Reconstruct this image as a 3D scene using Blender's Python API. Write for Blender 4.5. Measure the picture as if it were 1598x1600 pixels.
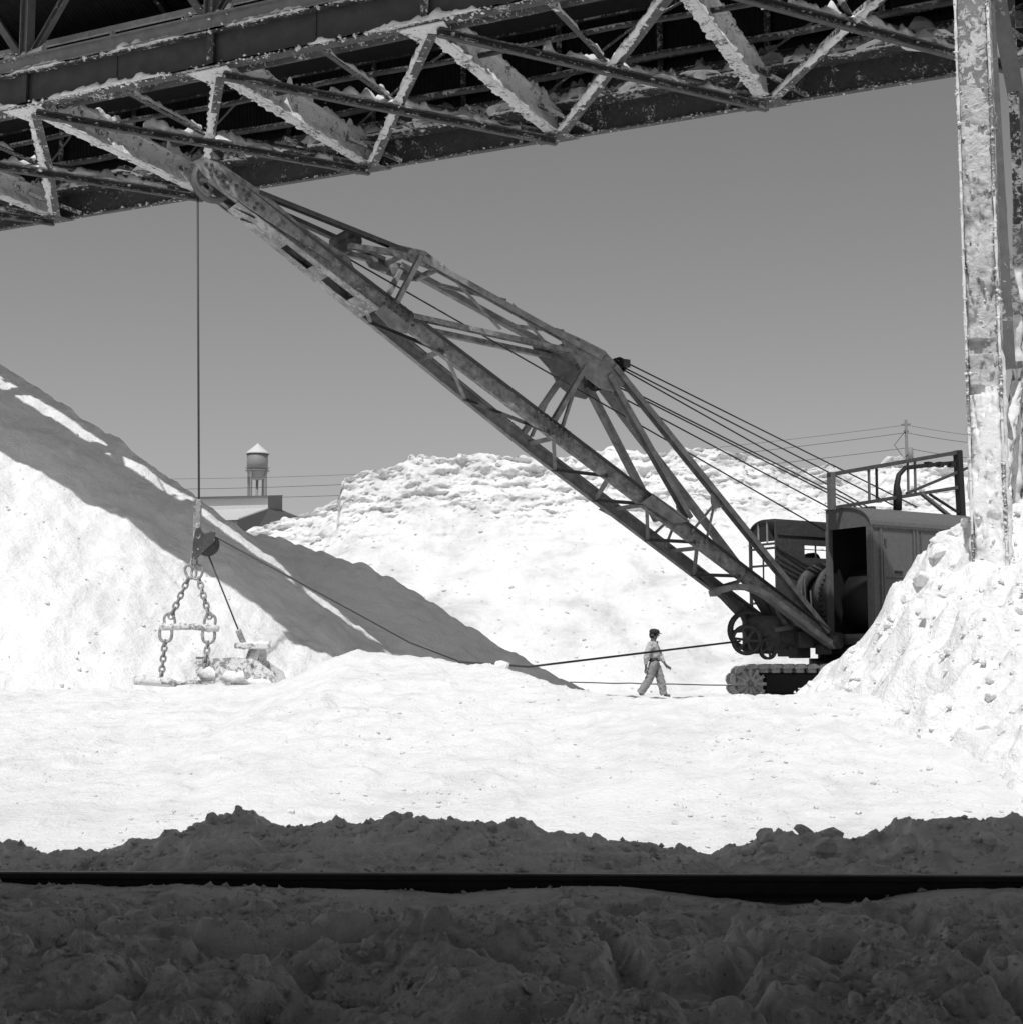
import bpy, bmesh, math, random
import numpy as np
from mathutils import Vector, Matrix, Quaternion
random.seed(7)
rng = np.random.default_rng(11)
SC = bpy.context.scene
COL = SC.collection
for _o in list(bpy.data.objects):
    bpy.data.objects.remove(_o)

# ------------------------------------------------------------------ camera
FPX, HZ, EYE = 2283.0, 1040.0, 1.45          # focal length in photo pixels, horizon row, eye height
PITCH = math.atan((HZ - 800.0) / FPX)
CP, SP = math.cos(PITCH), math.sin(PITCH)
cam_d = bpy.data.cameras.new('camera')
cam_d.sensor_width = 36.0
cam_d.sensor_fit = 'HORIZONTAL'
cam_d.lens = FPX / 1598.0 * 36.0
cam_d.clip_start = 0.05
cam_d.clip_end = 6000.0
cam_d.dof.use_dof = True
cam_d.dof.focus_distance = 28.0
cam_d.dof.aperture_fstop = 14.0
cam = bpy.data.objects.new('camera', cam_d)
cam.location = (0, 0, EYE)
cam.rotation_euler = (math.pi / 2 + PITCH, 0, 0)
COL.objects.link(cam)
SC.camera = cam

# ------------------------------------------------------------------ sky, sun, exposure
SUN_EL = math.radians(59.0)
SUN_H = Vector((-0.22, -0.975, 0)).normalized()      # horizontal direction towards the sun (behind the camera, a little left)
SUN_DIR = Vector((SUN_H.x * math.cos(SUN_EL), SUN_H.y * math.cos(SUN_EL), math.sin(SUN_EL)))
world = bpy.data.worlds.new('World')
SC.world = world
world.use_nodes = True
wn = world.node_tree
wn.nodes.clear()
w_out = wn.nodes.new('ShaderNodeOutputWorld')
w_bg = wn.nodes.new('ShaderNodeBackground')
w_sky = wn.nodes.new('ShaderNodeTexSky')
w_sky.sky_type = 'NISHITA'
w_sky.sun_disc = False
w_sky.sun_elevation = SUN_EL
w_sky.sun_rotation = math.atan2(SUN_H.x, SUN_H.y)
w_sky.air_density = 1.0
w_sky.dust_density = 1.6
w_sky.ozone_density = 1.0
w_bw = wn.nodes.new('ShaderNodeRGBToBW')              # black and white film: no colour anywhere
w_bg.inputs['Strength'].default_value = 0.097
wn.links.new(w_sky.outputs[0], w_bw.inputs[0])
wn.links.new(w_bw.outputs[0], w_bg.inputs['Color'])
wn.links.new(w_bg.outputs[0], w_out.inputs['Surface'])
sun_d = bpy.data.lights.new('sun', 'SUN')
sun_d.energy = 3.4
sun_d.angle = math.radians(0.53)
sun_d.color = (1, 1, 1)
sun = bpy.data.objects.new('sun', sun_d)
sun.rotation_euler = (-SUN_DIR).to_track_quat('-Z', 'Y').to_euler()
sun.location = (0, -20, 60)
COL.objects.link(sun)
SC.view_settings.view_transform = 'Standard'
SC.view_settings.look = 'None'
SC.view_settings.gamma = 1.0
SC.view_settings.exposure = -0.03
SC.view_settings.use_curve_mapping = False
SC.render.engine = 'CYCLES'
SC.cycles.max_bounces = 8
SC.cycles.diffuse_bounces = 5
SC.cycles.use_denoising = True

# ------------------------------------------------------------------ geometry of the view
def ray(px, py):
    u, v = (px - 799.0) / FPX, (800.0 - py) / FPX
    y = CP - v * SP
    return Vector((u / y, 1.0, (SP + v * CP) / y))
def at(px, py, d):                                   # the place seen at a photo pixel, d metres into the scene
    r = ray(px, py) * d
    return Vector((r.x, r.y, r.z + EYE))

# ------------------------------------------------------------------ noise
_perm = rng.permutation(4096)
_grad = rng.uniform(0, 2 * np.pi, 4096)
_rnd = rng.random((4096, 3))
def _h(ix, iy, k=0):
    return _perm[(_perm[(ix + 131 * k) & 4095] + iy + 57 * k) & 4095]
def gnoise(x, y, k=0):
    x = np.asarray(x, float); y = np.asarray(y, float)
    ix = np.floor(x).astype(int); iy = np.floor(y).astype(int)
    fx, fy = x - ix, y - iy
    ux = fx * fx * fx * (fx * (fx * 6 - 15) + 10); uy = fy * fy * fy * (fy * (fy * 6 - 15) + 10)
    def g(a, b):
        t = _grad[_h(ix + a, iy + b, k)]
        return np.cos(t) * (fx - a) + np.sin(t) * (fy - b)
    n0 = g(0, 0) * (1 - ux) + g(1, 0) * ux
    n1 = g(0, 1) * (1 - ux) + g(1, 1) * ux
    return (n0 * (1 - uy) + n1 * uy) * 1.5
def fbm(x, y, octaves=4, k=0, gain=0.5):
    s = 0; a = 1.0; f = 1.0
    for o in range(octaves):
        s = s + a * gnoise(x * f + 3.7 * o, y * f - 1.9 * o, k + o)
        a *= gain; f *= 2.03
    return s
def ridged(x, y, octaves=4, k=0):
    s = 0; a = 1.0; f = 1.0
    for o in range(octaves):
        s = s + a * (1 - np.abs(gnoise(x * f + 7.1 * o, y * f + 2.3 * o, k + o)) * 2)
        a *= 0.5; f *= 2.07
    return s * 0.5
def clods(x, y, k=0, dens=0.7):
    """angular lumps, about one per unit cell: height 0..1"""
    x = np.asarray(x, float); y = np.asarray(y, float)
    ix = np.floor(x).astype(int); iy = np.floor(y).astype(int)
    out = np.zeros(x.shape)
    for a in (-1, 0, 1):
        for b in (-1, 0, 1):
            h = _h(ix + a, iy + b, k)
            r = _rnd[h]
            on = r[..., 2] < dens
            h2 = _perm[(h + 911) & 4095]
            q = _rnd[h2]
            R = 0.22 + 0.5 * q[..., 0] ** 2
            ang = q[..., 1] * 6.283
            dx = x - (ix + a + r[..., 0]); dy = y - (iy + b + r[..., 1])
            c, s = np.cos(ang), np.sin(ang)
            ex = (dx * c + dy * s) / R; ey = (-dx * s + dy * c) / (R * (0.55 + 0.4 * q[..., 2]))
            m = np.maximum(np.abs(ex), np.abs(ey)) * 0.6 + 0.4 * np.sqrt(ex * ex + ey * ey)
            t = np.clip((1 - m) / 0.45, 0, 1)
            hh = t * t * (3 - 2 * t) * R * (1.0 + 0.7 * (ex * (q[..., 0] - 0.5)))
            out = np.maximum(out, np.where(on, hh, 0))
    return out
def smooth(a, b, t):
    t = np.clip((t - a) / (b - a), 0, 1)
    return t * t * (3 - 2 * t)
def smax(a, b, k=0.25):
    h = np.clip(0.5 + 0.5 * (a - b) / k, 0, 1)
    return b * (1 - h) + a * h + k * h * (1 - h)

# ------------------------------------------------------------------ mesh building
class MB:
    def __init__(s):
        s.v = []; s.f = []
    def add(s, vs, fs):
        n = len(s.v)
        s.v += [tuple(v) for v in vs]
        s.f += [tuple(i + n for i in f) for f in fs]
        return s
    def sweep(s, p, q, prof, up=(0, 0, 1), scale2=1.0):
        """extrude a closed 2-D outline (side, up) from p to q"""
        p = Vector(p); q = Vector(q); a = (q - p).normalized(); u = Vector(up)
        r = a.cross(u)
        if r.length < 1e-4:
            r = a.cross(Vector((1, 0, 0)))
        r.normalize(); u = r.cross(a).normalized()
        n = len(prof)
        vs = [p + r * x + u * y for x, y in prof] + [q + r * (x * scale2) + u * (y * scale2) for x, y in prof]
        fs = [(i, (i + 1) % n, n + (i + 1) % n, n + i) for i in range(n)]
        fs += [tuple(range(n - 1, -1, -1)), tuple(range(n, 2 * n))]
        return s.add(vs, fs)
    def beam(s, p, q, w, h, up=(0, 0, 1)):
        return s.sweep(p, q, [(-w / 2, -h / 2), (w / 2, -h / 2), (w / 2, h / 2), (-w / 2, h / 2)], up)
    def ibeam(s, p, q, w, h, t=0.03, up=(0, 0, 1)):
        a, b = w / 2, h / 2
        return s.sweep(p, q, [(-a, -b), (a, -b), (a, -b + t), (t / 2, -b + t), (t / 2, b - t), (a, b - t), (a, b), (-a, b), (-a, b - t), (-t / 2, b - t), (-t / 2, -b + t), (-a, -b + t)], up)
    def channel(s, p, q, w, h, t=0.02, up=(0, 0, 1), side=1):
        a, b = w * side, h / 2
        pr = [(0, -b), (a, -b), (a, -b + t), (t * side, -b + t), (t * side, b - t), (a, b - t), (a, b), (0, b)]
        if side < 0: pr.reverse()
        return s.sweep(p, q, pr, up)
    def angle(s, p, q, w, h, t=0.015, up=(0, 0, 1)):
        return s.sweep(p, q, [(0, 0), (w, 0), (w, t), (t, t), (t, h), (0, h)], up)
    def tube(s, pts, r, n=8, cap=True):
        pts = [Vector(p) for p in pts]
        rs = r if isinstance(r, (list, tuple)) else [r] * len(pts)
        prev = None; vs = []; fs = []
        for i, p in enumerate(pts):
            a = (pts[min(i + 1, len(pts) - 1)] - pts[max(i - 1, 0)]).normalized()
            if prev is None:
                x = a.cross(Vector((0, 0, 1)))
                if x.length < 1e-3: x = a.cross(Vector((1, 0, 0)))
            else:
                x = prev - a * prev.dot(a)
            x.normalize(); prev = x; y = a.cross(x)
            vs += [p + (x * math.cos(2 * math.pi * k / n) + y * math.sin(2 * math.pi * k / n)) * rs[i] for k in range(n)]
        for i in range(len(pts) - 1):
            for k in range(n):
                fs.append((i * n + k, i * n + (k + 1) % n, (i + 1) * n + (k + 1) % n, (i + 1) * n + k))
        if cap:
            fs += [tuple(range(n - 1, -1, -1)), tuple(range((len(pts) - 1) * n, len(pts) * n))]
        return s.add(vs, fs)
    def plate(s, poly, thick):
        """flat polygon (3-D points) given thickness along the vector thick, centred"""
        t = Vector(thick) * 0.5; n = len(poly); poly = [Vector(p) for p in poly]
        vs = [p - t for p in poly] + [p + t for p in poly]
        fs = [tuple(range(n - 1, -1, -1)), tuple(range(n, 2 * n))] + [(i, (i + 1) % n, n + (i + 1) % n, n + i) for i in range(n)]
        return s.add(vs, fs)
    def box(s, c, sx, sy, sz, ax=None):
        c = Vector(c)
        X, Y, Z = ax if ax else (Vector((1, 0, 0)), Vector((0, 1, 0)), Vector((0, 0, 1)))
        vs = [c + X * (sx / 2 * a) + Y * (sy / 2 * b) + Z * (sz / 2 * d) for d in (-1, 1) for b in (-1, 1) for a in (-1, 1)]
        return s.add(vs, [(0, 2, 3, 1), (4, 5, 7, 6), (0, 1, 5, 4), (2, 6, 7, 3), (0, 4, 6, 2), (1, 3, 7, 5)])
    def lathe(s, c, axis, prof, n=24, x0=None):
        """prof: list of (distance along axis, radius)"""
        c = Vector(c); a = Vector(axis).normalized()
        x = a.cross(Vector((0, 0, 1)) if abs(a.z) < .9 else Vector((1, 0, 0))).normalized(); y = a.cross(x)
        vs = []; fs = []
        for d, r in prof:
            vs += [c + a * d + (x * math.cos(2 * math.pi * k / n) + y * math.sin(2 * math.pi * k / n)) * r for k in range(n)]
        for i in range(len(prof) - 1):
            for k in range(n):
                fs.append((i * n + k, (i + 1) * n + k, (i + 1) * n + (k + 1) % n, i * n + (k + 1) % n))
        return s.add(vs, fs)
    def crust(s, p, q, w, h, up=(0, 0, 1), seed=0, step=0.06, sides=True, gap=0.0):
        """a lumpy ridge of settled dust lying along p-q"""
        p = Vector(p); q = Vector(q); L = (q - p).length; a = (q - p).normalized(); u = Vector(up)
        r = a.cross(u).normalized(); u = r.cross(a)
        n = max(3, int(L / step)); m = 7
        t = np.linspace(0, L, n)
        A = 0.45 + 0.55 * np.abs(fbm(t / 0.35 + seed * 3.1, t * 0 + seed * 1.7, 3, seed % 7)) * 1.6
        if gap > 0:
            A = A * smooth(gap - 0.25, gap + 0.1, 0.5 + gnoise(t / 0.8 + seed, t * 0 + 5.5 * seed, 3))
        W = 0.75 + 0.5 * fbm(t / 0.25 + 9 + seed, t * 0 + seed, 2, 3)
        vs = []; fs = []
        for i in range(n):
            for j in range(m):
                b = math.pi * j / (m - 1)
                jit = 1 + 0.35 * float(gnoise(np.array([t[i] / 0.12 + seed]), np.array([j * 0.9 + seed]), 2)[0])
                vs.append(p + a * t[i] + r * (math.cos(b) * w / 2 * min(1.1, max(0.45, W[i]))) + u * (math.sin(b) * h * A[i] * jit - 0.004))
        for i in range(n - 1):
            for j in range(m - 1):
                fs.append((i * m + j, i * m + j + 1, (i + 1) * m + j + 1, (i + 1) * m + j))
            fs.append((i * m + m - 1, i * m, (i + 1) * m, (i + 1) * m + m - 1))
        fs += [tuple(range(m)), tuple(range(n * m - 1, (n - 1) * m - 1, -1))]
        return s.add(vs, fs)
    def mesh(s, name, mat, smooth_shade=False):
        me = bpy.data.meshes.new(name)
        me.from_pydata(s.v, [], s.f)
        me.materials.append(mat)
        if smooth_shade:
            me.polygons.foreach_set('use_smooth', [True] * len(me.polygons))
        me.update()
        return me

def link(name, me, parent=None):
    o = bpy.data.objects.new(name, me)
    COL.objects.link(o)
    if parent is not None:
        o.parent = parent
        o.matrix_parent_inverse = Matrix.Translation(-chain_loc(parent))
    return o
def chain_loc(o):
    l = Vector((0, 0, 0))
    while o is not None:
        l += o.location; o = None if o.parent is None else None
    return l
def part(name, mb, mat, parent=None, sm=False, bevel=0.0):
    o = link(name, mb.mesh(name, mat, sm), parent)
    if bevel:
        b = o.modifiers.new('bevel', 'BEVEL'); b.width = bevel; b.segments = 1; b.limit_method = 'ANGLE'
    return o
def tag(o, label, cat, group=None):
    o['label'] = label; o['category'] = cat
    if group: o['group'] = group
    return o
def thing(name, loc, label, cat, group=None):
    o = bpy.data.objects.new(name, None)
    o.empty_display_size = 0.3
    o.location = loc
    COL.objects.link(o)
    return tag(o, label, cat, group)
def grid_mesh(name, X, Y, Z, mat, smooth_shade=True):
    """X, Y, Z: 2-D arrays of world coordinates"""
    r, c = X.shape
    me = bpy.data.meshes.new(name)
    co = np.stack([X, Y, Z], -1).reshape(-1).astype(np.float32)
    idx = np.arange(r * c).reshape(r, c)
    q = np.stack([idx[:-1, :-1], idx[:-1, 1:], idx[1:, 1:], idx[1:, :-1]], -1).reshape(-1)
    nq = (r - 1) * (c - 1)
    me.vertices.add(r * c); me.vertices.foreach_set('co', co)
    me.loops.add(nq * 4); me.loops.foreach_set('vertex_index', q.astype(np.int32))
    me.polygons.add(nq); me.polygons.foreach_set('loop_start', np.arange(0, nq * 4, 4, dtype=np.int32))
    me.update(calc_edges=True)
    me.polygons.foreach_set('use_smooth', np.full(nq, smooth_shade))
    me.materials.append(mat)
    me.update()
    return me
def structure(name, me, parent=None):
    o = link(name, me, parent)
    if parent is None: o['kind'] = 'structure'
    return o

# ------------------------------------------------------------------ materials (all neutral greys)
def new_mat(name, rough=0.85, metal=0.0, spec=0.3):
    m = bpy.data.materials.new(name); m.use_nodes = True
    nt = m.node_tree; b = nt.nodes['Principled BSDF']
    b.inputs['Roughness'].default_value = rough
    b.inputs['Metallic'].default_value = metal
    b.inputs['Specular IOR Level'].default_value = spec
    return m, nt, b
def g3(v): return (v, v, v, 1)
def noise_node(nt, scale, detail=4, rough=0.6, dist=0.0, vec=None):
    n = nt.nodes.new('ShaderNodeTexNoise')
    n.inputs['Scale'].default_value = scale; n.inputs['Detail'].default_value = detail
    n.inputs['Roughness'].default_value = rough; n.inputs['Distortion'].default_value = dist
    if vec is None:
        g = nt.nodes.new('ShaderNodeNewGeometry'); vec = g.outputs['Position']
    nt.links.new(vec, n.inputs['Vector'])
    return n
def ramp(nt, src, stops):
    r = nt.nodes.new('ShaderNodeValToRGB')
    r.color_ramp.elements[0].position = stops[0][0]; r.color_ramp.elements[0].color = g3(stops[0][1])
    r.color_ramp.elements[1].position = stops[-1][0]; r.color_ramp.elements[1].color = g3(stops[-1][1])
    for p, v in stops[1:-1]:
        e = r.color_ramp.elements.new(p); e.color = g3(v)
    nt.links.new(src, r.inputs[0])
    return r
def bump(nt, b, src, strength, dist):
    n = nt.nodes.new('ShaderNodeBump')
    n.inputs['Strength'].default_value = strength; n.inputs['Distance'].default_value = dist
    nt.links.new(src, n.inputs['Height'])
    nt.links.new(n.outputs[0], b.inputs['Normal'])
    return n
def mathn(nt, op, a, b):
    n = nt.nodes.new('ShaderNodeMath'); n.operation = op
    for i, s in enumerate((a, b)):
        if isinstance(s, (int, float)): n.inputs[i].default_value = s
        else: nt.links.new(s, n.inputs[i])
    return n.outputs[0]
def m_powder(name, lo, hi, scale=3.0, bump_d=0.05, fine=26.0, pits=0.0):
    m, nt, b = new_mat(name, 0.95, 0, 0.1)
    n1 = noise_node(nt, scale, 6, 0.65, 0.4)
    n2 = noise_node(nt, fine, 5, 0.7)
    n3 = noise_node(nt, scale * 0.22, 3, 0.5)
    mixv = mathn(nt, 'ADD', mathn(nt, 'MULTIPLY', n1.outputs[0], 0.6), mathn(nt, 'MULTIPLY', n3.outputs[0], 0.4))
    r = ramp(nt, mixv, [(0.36, lo), (0.5, (lo + hi) / 2 + (hi - lo) * .25), (0.62, hi)])
    if pits > 0:
        v = nt.nodes.new('ShaderNodeTexVoronoi'); v.inputs['Scale'].default_value = fine * 0.35
        g = nt.nodes.new('ShaderNodeNewGeometry'); nt.links.new(g.outputs['Position'], v.inputs['Vector'])
        pr = ramp(nt, v.outputs['Distance'], [(0.05, 1 - pits), (0.16, 1.0)])
        mx = nt.nodes.new('ShaderNodeMix'); mx.data_type = 'RGBA'; mx.blend_type = 'MULTIPLY'; mx.inputs[0].default_value = 1
        nt.links.new(r.outputs[0], mx.inputs[6]); nt.links.new(pr.outputs[0], mx.inputs[7])
        nt.links.new(mx.outputs[2], b.inputs['Base Color'])
    else:
        nt.links.new(r.outputs[0], b.inputs['Base Color'])
    h = mathn(nt, 'ADD', mathn(nt, 'MULTIPLY', n1.outputs[0], 1.0), mathn(nt, 'MULTIPLY', n2.outputs[0], 0.35))
    bump(nt, b, h, 0.9, bump_d)
    return m
def m_steel(name, base, var=0.35, crust=0.0, crust_v=0.62, scale=7.0, rough=0.6, spec=0.35, top=0.0, streak=0.0):
    """painted steel with stains; crust = share of the surface under caked dust, top = more of it on faces that look up"""
    m, nt, b = new_mat(name, rough, 0, spec)
    n1 = noise_node(nt, scale * 0.6, 5, 0.65, 0.3)
    r = ramp(nt, n1.outputs[0], [(0.3, base * (1 - var)), (0.5, base), (0.68, base * (1 + var))])
    col = r.outputs[0]
    nb = noise_node(nt, scale * 6, 4, 0.7)
    hsrc = nb.outputs[0]; hd = 0.006
    if crust > 0:
        n2 = noise_node(nt, scale, 7, 0.72, 0.8)
        n3 = noise_node(nt, scale * 0.18, 3, 0.5)
        v = mathn(nt, 'ADD', mathn(nt, 'MULTIPLY', n2.outputs[0], 0.65), mathn(nt, 'MULTIPLY', n3.outputs[0], 0.35))
        if top > 0:
            g = nt.nodes.new('ShaderNodeNewGeometry'); sx = nt.nodes.new('ShaderNodeSeparateXYZ')
            nt.links.new(g.outputs['Normal'], sx.inputs[0])
            v = mathn(nt, 'ADD', v, mathn(nt, 'MULTIPLY', sx.outputs[2], top * 0.25))
        # crust share -> threshold of a noise centred on 0.5
        th = 0.5 + (0.5 - crust) * 0.32
        k = ramp(nt, v, [(th - 0.012, 0.0), (th + 0.022, 1.0)])
        n4 = noise_node(nt, scale * 2.2, 5, 0.7)
        cr = ramp(nt, n4.outputs[0], [(0.3, crust_v * 0.72), (0.65, crust_v)])
        mx = nt.nodes.new('ShaderNodeMix'); mx.data_type = 'RGBA'
        nt.links.new(k.outputs[0], mx.inputs[0]); nt.links.new(col, mx.inputs[6]); nt.links.new(cr.outputs[0], mx.inputs[7])
        col = mx.outputs[2]
        rr = ramp(nt, k.outputs[0], [(0, rough), (1, 0.95)])
        nt.links.new(rr.outputs[0], b.inputs['Roughness'])
        hsrc = mathn(nt, 'ADD', mathn(nt, 'MULTIPLY', k.outputs[0], 1.0), mathn(nt, 'MULTIPLY', n4.outputs[0], 0.5)); hd = 0.02
    nt.links.new(col, b.inputs['Base Color'])
    bump(nt, b, hsrc, 0.5, hd)
    return m
def m_plain(name, v, rough=0.8, spec=0.3, var=0.15, scale=12.0):
    m, nt, b = new_mat(name, rough, 0, spec)
    n = noise_node(nt, scale, 4, 0.6)
    r = ramp(nt, n.outputs[0], [(0.3, v * (1 - var)), (0.7, v * (1 + var))])
    nt.links.new(r.outputs[0], b.inputs['Base Color'])
    bump(nt, b, n.outputs[0], 0.2, 0.01)
    return m
M = {}
M['sulphur'] = m_powder('sulphur powder', 0.73, 0.88, 2.6, 0.10, 20.0, 0.16)
M['sulphur_pile'] = m_powder('sulphur slope', 0.73, 0.88, 1.7, 0.11, 13.0, 0.14)
M['sulphur_rough'] = m_powder('sulphur lumps', 0.77, 0.9, 3.6, 0.10, 15.0, 0.14)
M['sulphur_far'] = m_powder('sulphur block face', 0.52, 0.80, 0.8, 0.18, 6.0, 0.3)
M['deposit'] = m_powder('caked sulphur dust', 0.58, 0.82, 5.0, 0.03, 40.0)
M['dirt'] = m_powder('trodden dirty sulphur', 0.48, 0.84, 5.0, 0.06, 34.0, 0.45)
M['clod'] = m_powder('dirt clod', 0.4, 0.78, 7.0, 0.03, 50.0)
M['girder'] = m_steel('black girder paint', 0.05, 0.3, 0.22, 0.68, 14.0)
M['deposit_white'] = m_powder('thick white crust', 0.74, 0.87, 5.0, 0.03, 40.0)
M['web'] = m_steel('smooth dark web', 0.05, 0.25, 0.04, 0.5, 6.0)
M['fascia'] = m_steel('grey fascia paint', 0.2, 0.2, 0.1, 0.6, 8.0)
M['brace'] = m_steel('crusted brace', 0.06, 0.4, 0.5, 0.74, 13.0, top=0.3)
M['beam_white'] = m_steel('white crusted beam', 0.10, 0.4, 0.72, 0.74, 11.0)
M['brace_dark'] = m_steel('dark brace', 0.06, 0.4, 0.36, 0.68, 12.0, top=0.4)
M['inner'] = m_steel('near-black sheet', 0.012, 0.4, 0.0)  # one even near-black tone for sheets, belt housing and added overhead roof
M['rail_bar'] = m_steel('pale painted bar', 0.4, 0.25, 0.3, 0.6, 9.0)
M['column'] = m_steel('crusted column', 0.2, 0.2, 0.5, 0.66, 9.0)
M['deposit_shade'] = m_powder('crust with painted shade', 0.32, 0.64, 6.0, 0.06, 30.0, 0.4)  # darker copy of the crust, shade painted into its grey
M['column_side'] = m_steel('column side plate', 0.14, 0.2, 0.2, 0.62, 7.0)
M['boom'] = m_steel('boom paint', 0.235, 0.4, 0.0, rough=0.6)
M['boom_stain'] = m_steel('boom paint stained', 0.215, 0.65, 0.12, 0.48, 11.0, rough=0.6)
M['boom_pale'] = m_steel('boom underside dusty', 0.24, 0.35, 0.45, 0.46, 9.0)
M['boom_dark'] = m_steel('boom dark steel', 0.07, 0.3, 0.06, 0.4, 12.0)
M['house'] = m_steel('machinery house paint', 0.125, 0.12, 0.03, 0.32, 16.0)
M['cab'] = m_steel('operator cab paint', 0.065, 0.25, 0.07, 0.25, 18.0)
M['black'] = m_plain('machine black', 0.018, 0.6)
M['iron'] = m_steel('greasy cast iron', 0.06, 0.3, 0.04, 0.3, 14.0)
M['track'] = m_steel('track shoe steel', 0.55, 0.35, 0.2, 0.4, 10.0)
M['rope'] = m_plain('wire rope', 0.06, 0.6)
M['chain'] = m_steel('dusty chain', 0.26, 0.3, 0.42, 0.58, 30.0)
M['dusty'] = m_steel('dust caked iron', 0.27, 0.3, 0.6, 0.76, 12.0)
M['rail'] = m_steel('rusty rail web', 0.018, 0.3, 0.0, rough=0.7)
M['rail_top'] = m_steel('worn rail head', 0.16, 0.2, 0.0, rough=0.45)
M['tank'] = m_plain('water tank paint', 0.2, 0.6)
M['tank_roof'] = m_plain('water tank roof', 0.55, 0.6)
M['tin_roof'] = m_plain('pale sheet roof', 0.5, 0.6)
M['tin_wall'] = m_plain('dark sheet wall', 0.1, 0.7)
M['wood'] = m_plain('weathered pole', 0.16, 0.85)
M['glass'] = m_plain('dusty pane', 0.03, 0.2, 0.5)
M['skin'] = m_plain('skin', 0.13, 0.6)
M['shirt'] = m_plain('work shirt', 0.5, 0.9, 0.1, 0.14)
M['trousers'] = m_plain('work trousers', 0.27, 0.9, 0.1, 0.2)
M['cap'] = m_plain('dark cap', 0.035, 0.9)
M['leather'] = m_plain('belt leather', 0.03, 0.6)
M['shoe'] = m_plain('dusty shoe', 0.12, 0.8)
# ================================================================== the setting
def pts_at(L): return np.array([list(at(*p)) for p in L])
# --- the white ground: a low bank whose crest hides the flat beyond it
_cr = pts_at([(-500, 1100, 24), (-150, 1085, 24), (120, 1080, 24), (200, 1079, 23.9), (300, 1080, 23.6), (430, 1070, 23.6), (500, 1040, 23.6), (560, 1024, 23.4), (640, 1028, 22.8), (740, 1040, 22), (820, 1056, 21),
              (890, 1076, 20), (950, 1085, 19), (1020, 1090.5, 18.4), (1120, 1091, 18), (1260, 1091, 18), (1500, 1098, 18), (1900, 1098, 18)])
def ground_h(X, Y):
    xc = np.clip(X, _cr[0, 0], _cr[-1, 0])
    yc = np.interp(xc, _cr[:, 0], _cr[:, 1]); zc = np.interp(xc, _cr[:, 0], _cr[:, 2])
    t = np.clip((Y - 12.2) / (yc - 12.2), 0, 1)
    front = -0.17 + (zc + 0.17) * (0.62 * t + 0.38 * t * t * (3 - 2 * t))
    lowz = 0.64 + (zc - 0.2 - 0.64) * smooth(-1.6, -3.6, X) * smooth(36, 31, Y)
    back = lowz + (zc - lowz) * np.exp(-np.clip(Y - yc, 0, None) * 0.75)
    z = np.where(Y < yc, front, back)
    near = smooth(60, 35, Y)
    a = 0.35 + 0.65 * smooth(12, 18, Y)
    z = z + near * a * (0.07 * fbm(X / 1.6, Y / 2.2, 4, 3) + 0.045 * ridged(X / 0.5, Y / 0.8, 4, 9) + 0.02 * ridged(X / 0.16, Y / 0.3, 3, 10))
    lump = smooth(0.05, 0.5, fbm(X / 2.2, Y / 3.0, 2, 21) + 0.12)
    z = z + near * (0.055 * clods(X / 0.32, Y / 0.42, 5, 0.45) * lump + 0.10 * clods(X / 0.8, Y / 0.9, 8, 0.22) * lump)
    return z
# --- dirty trodden sulphur in the shade, ridge behind the rail
_mr = pts_at([(-400, 1300, 10.6), (-150, 1318, 10.7), (0, 1320, 10.8), (100, 1331, 10.8), (170, 1326, 10.8), (230, 1311, 10.8), (290, 1297, 10.8), (340, 1279, 10.8), (395, 1273, 10.8), (430, 1287, 10.7), (460, 1293, 10.7),
              (500, 1283, 10.7), (560, 1284, 10.7), (620, 1277, 10.7), (690, 1275, 10.7), (740, 1282, 10.6), (800, 1290, 10.6), (860, 1297, 10.6), (920, 1308, 10.5), (1000, 1315, 10.5), (1060, 1327, 10.5),
              (1110, 1334, 10.5), (1150, 1320, 10.4), (1190, 1307, 10.4), (1240, 1303, 10.4), (1330, 1313, 10.3), (1370, 1301, 10.3), (1420, 1277, 10.2), (1460, 1280, 10.2), (1520, 1281, 10.1), (1598, 1279, 10.1), (2000, 1270, 10)])
RAIL_Y = 9.0
RAIL_T = at(799, 1366, RAIL_Y).z                        # top of the rail
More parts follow.
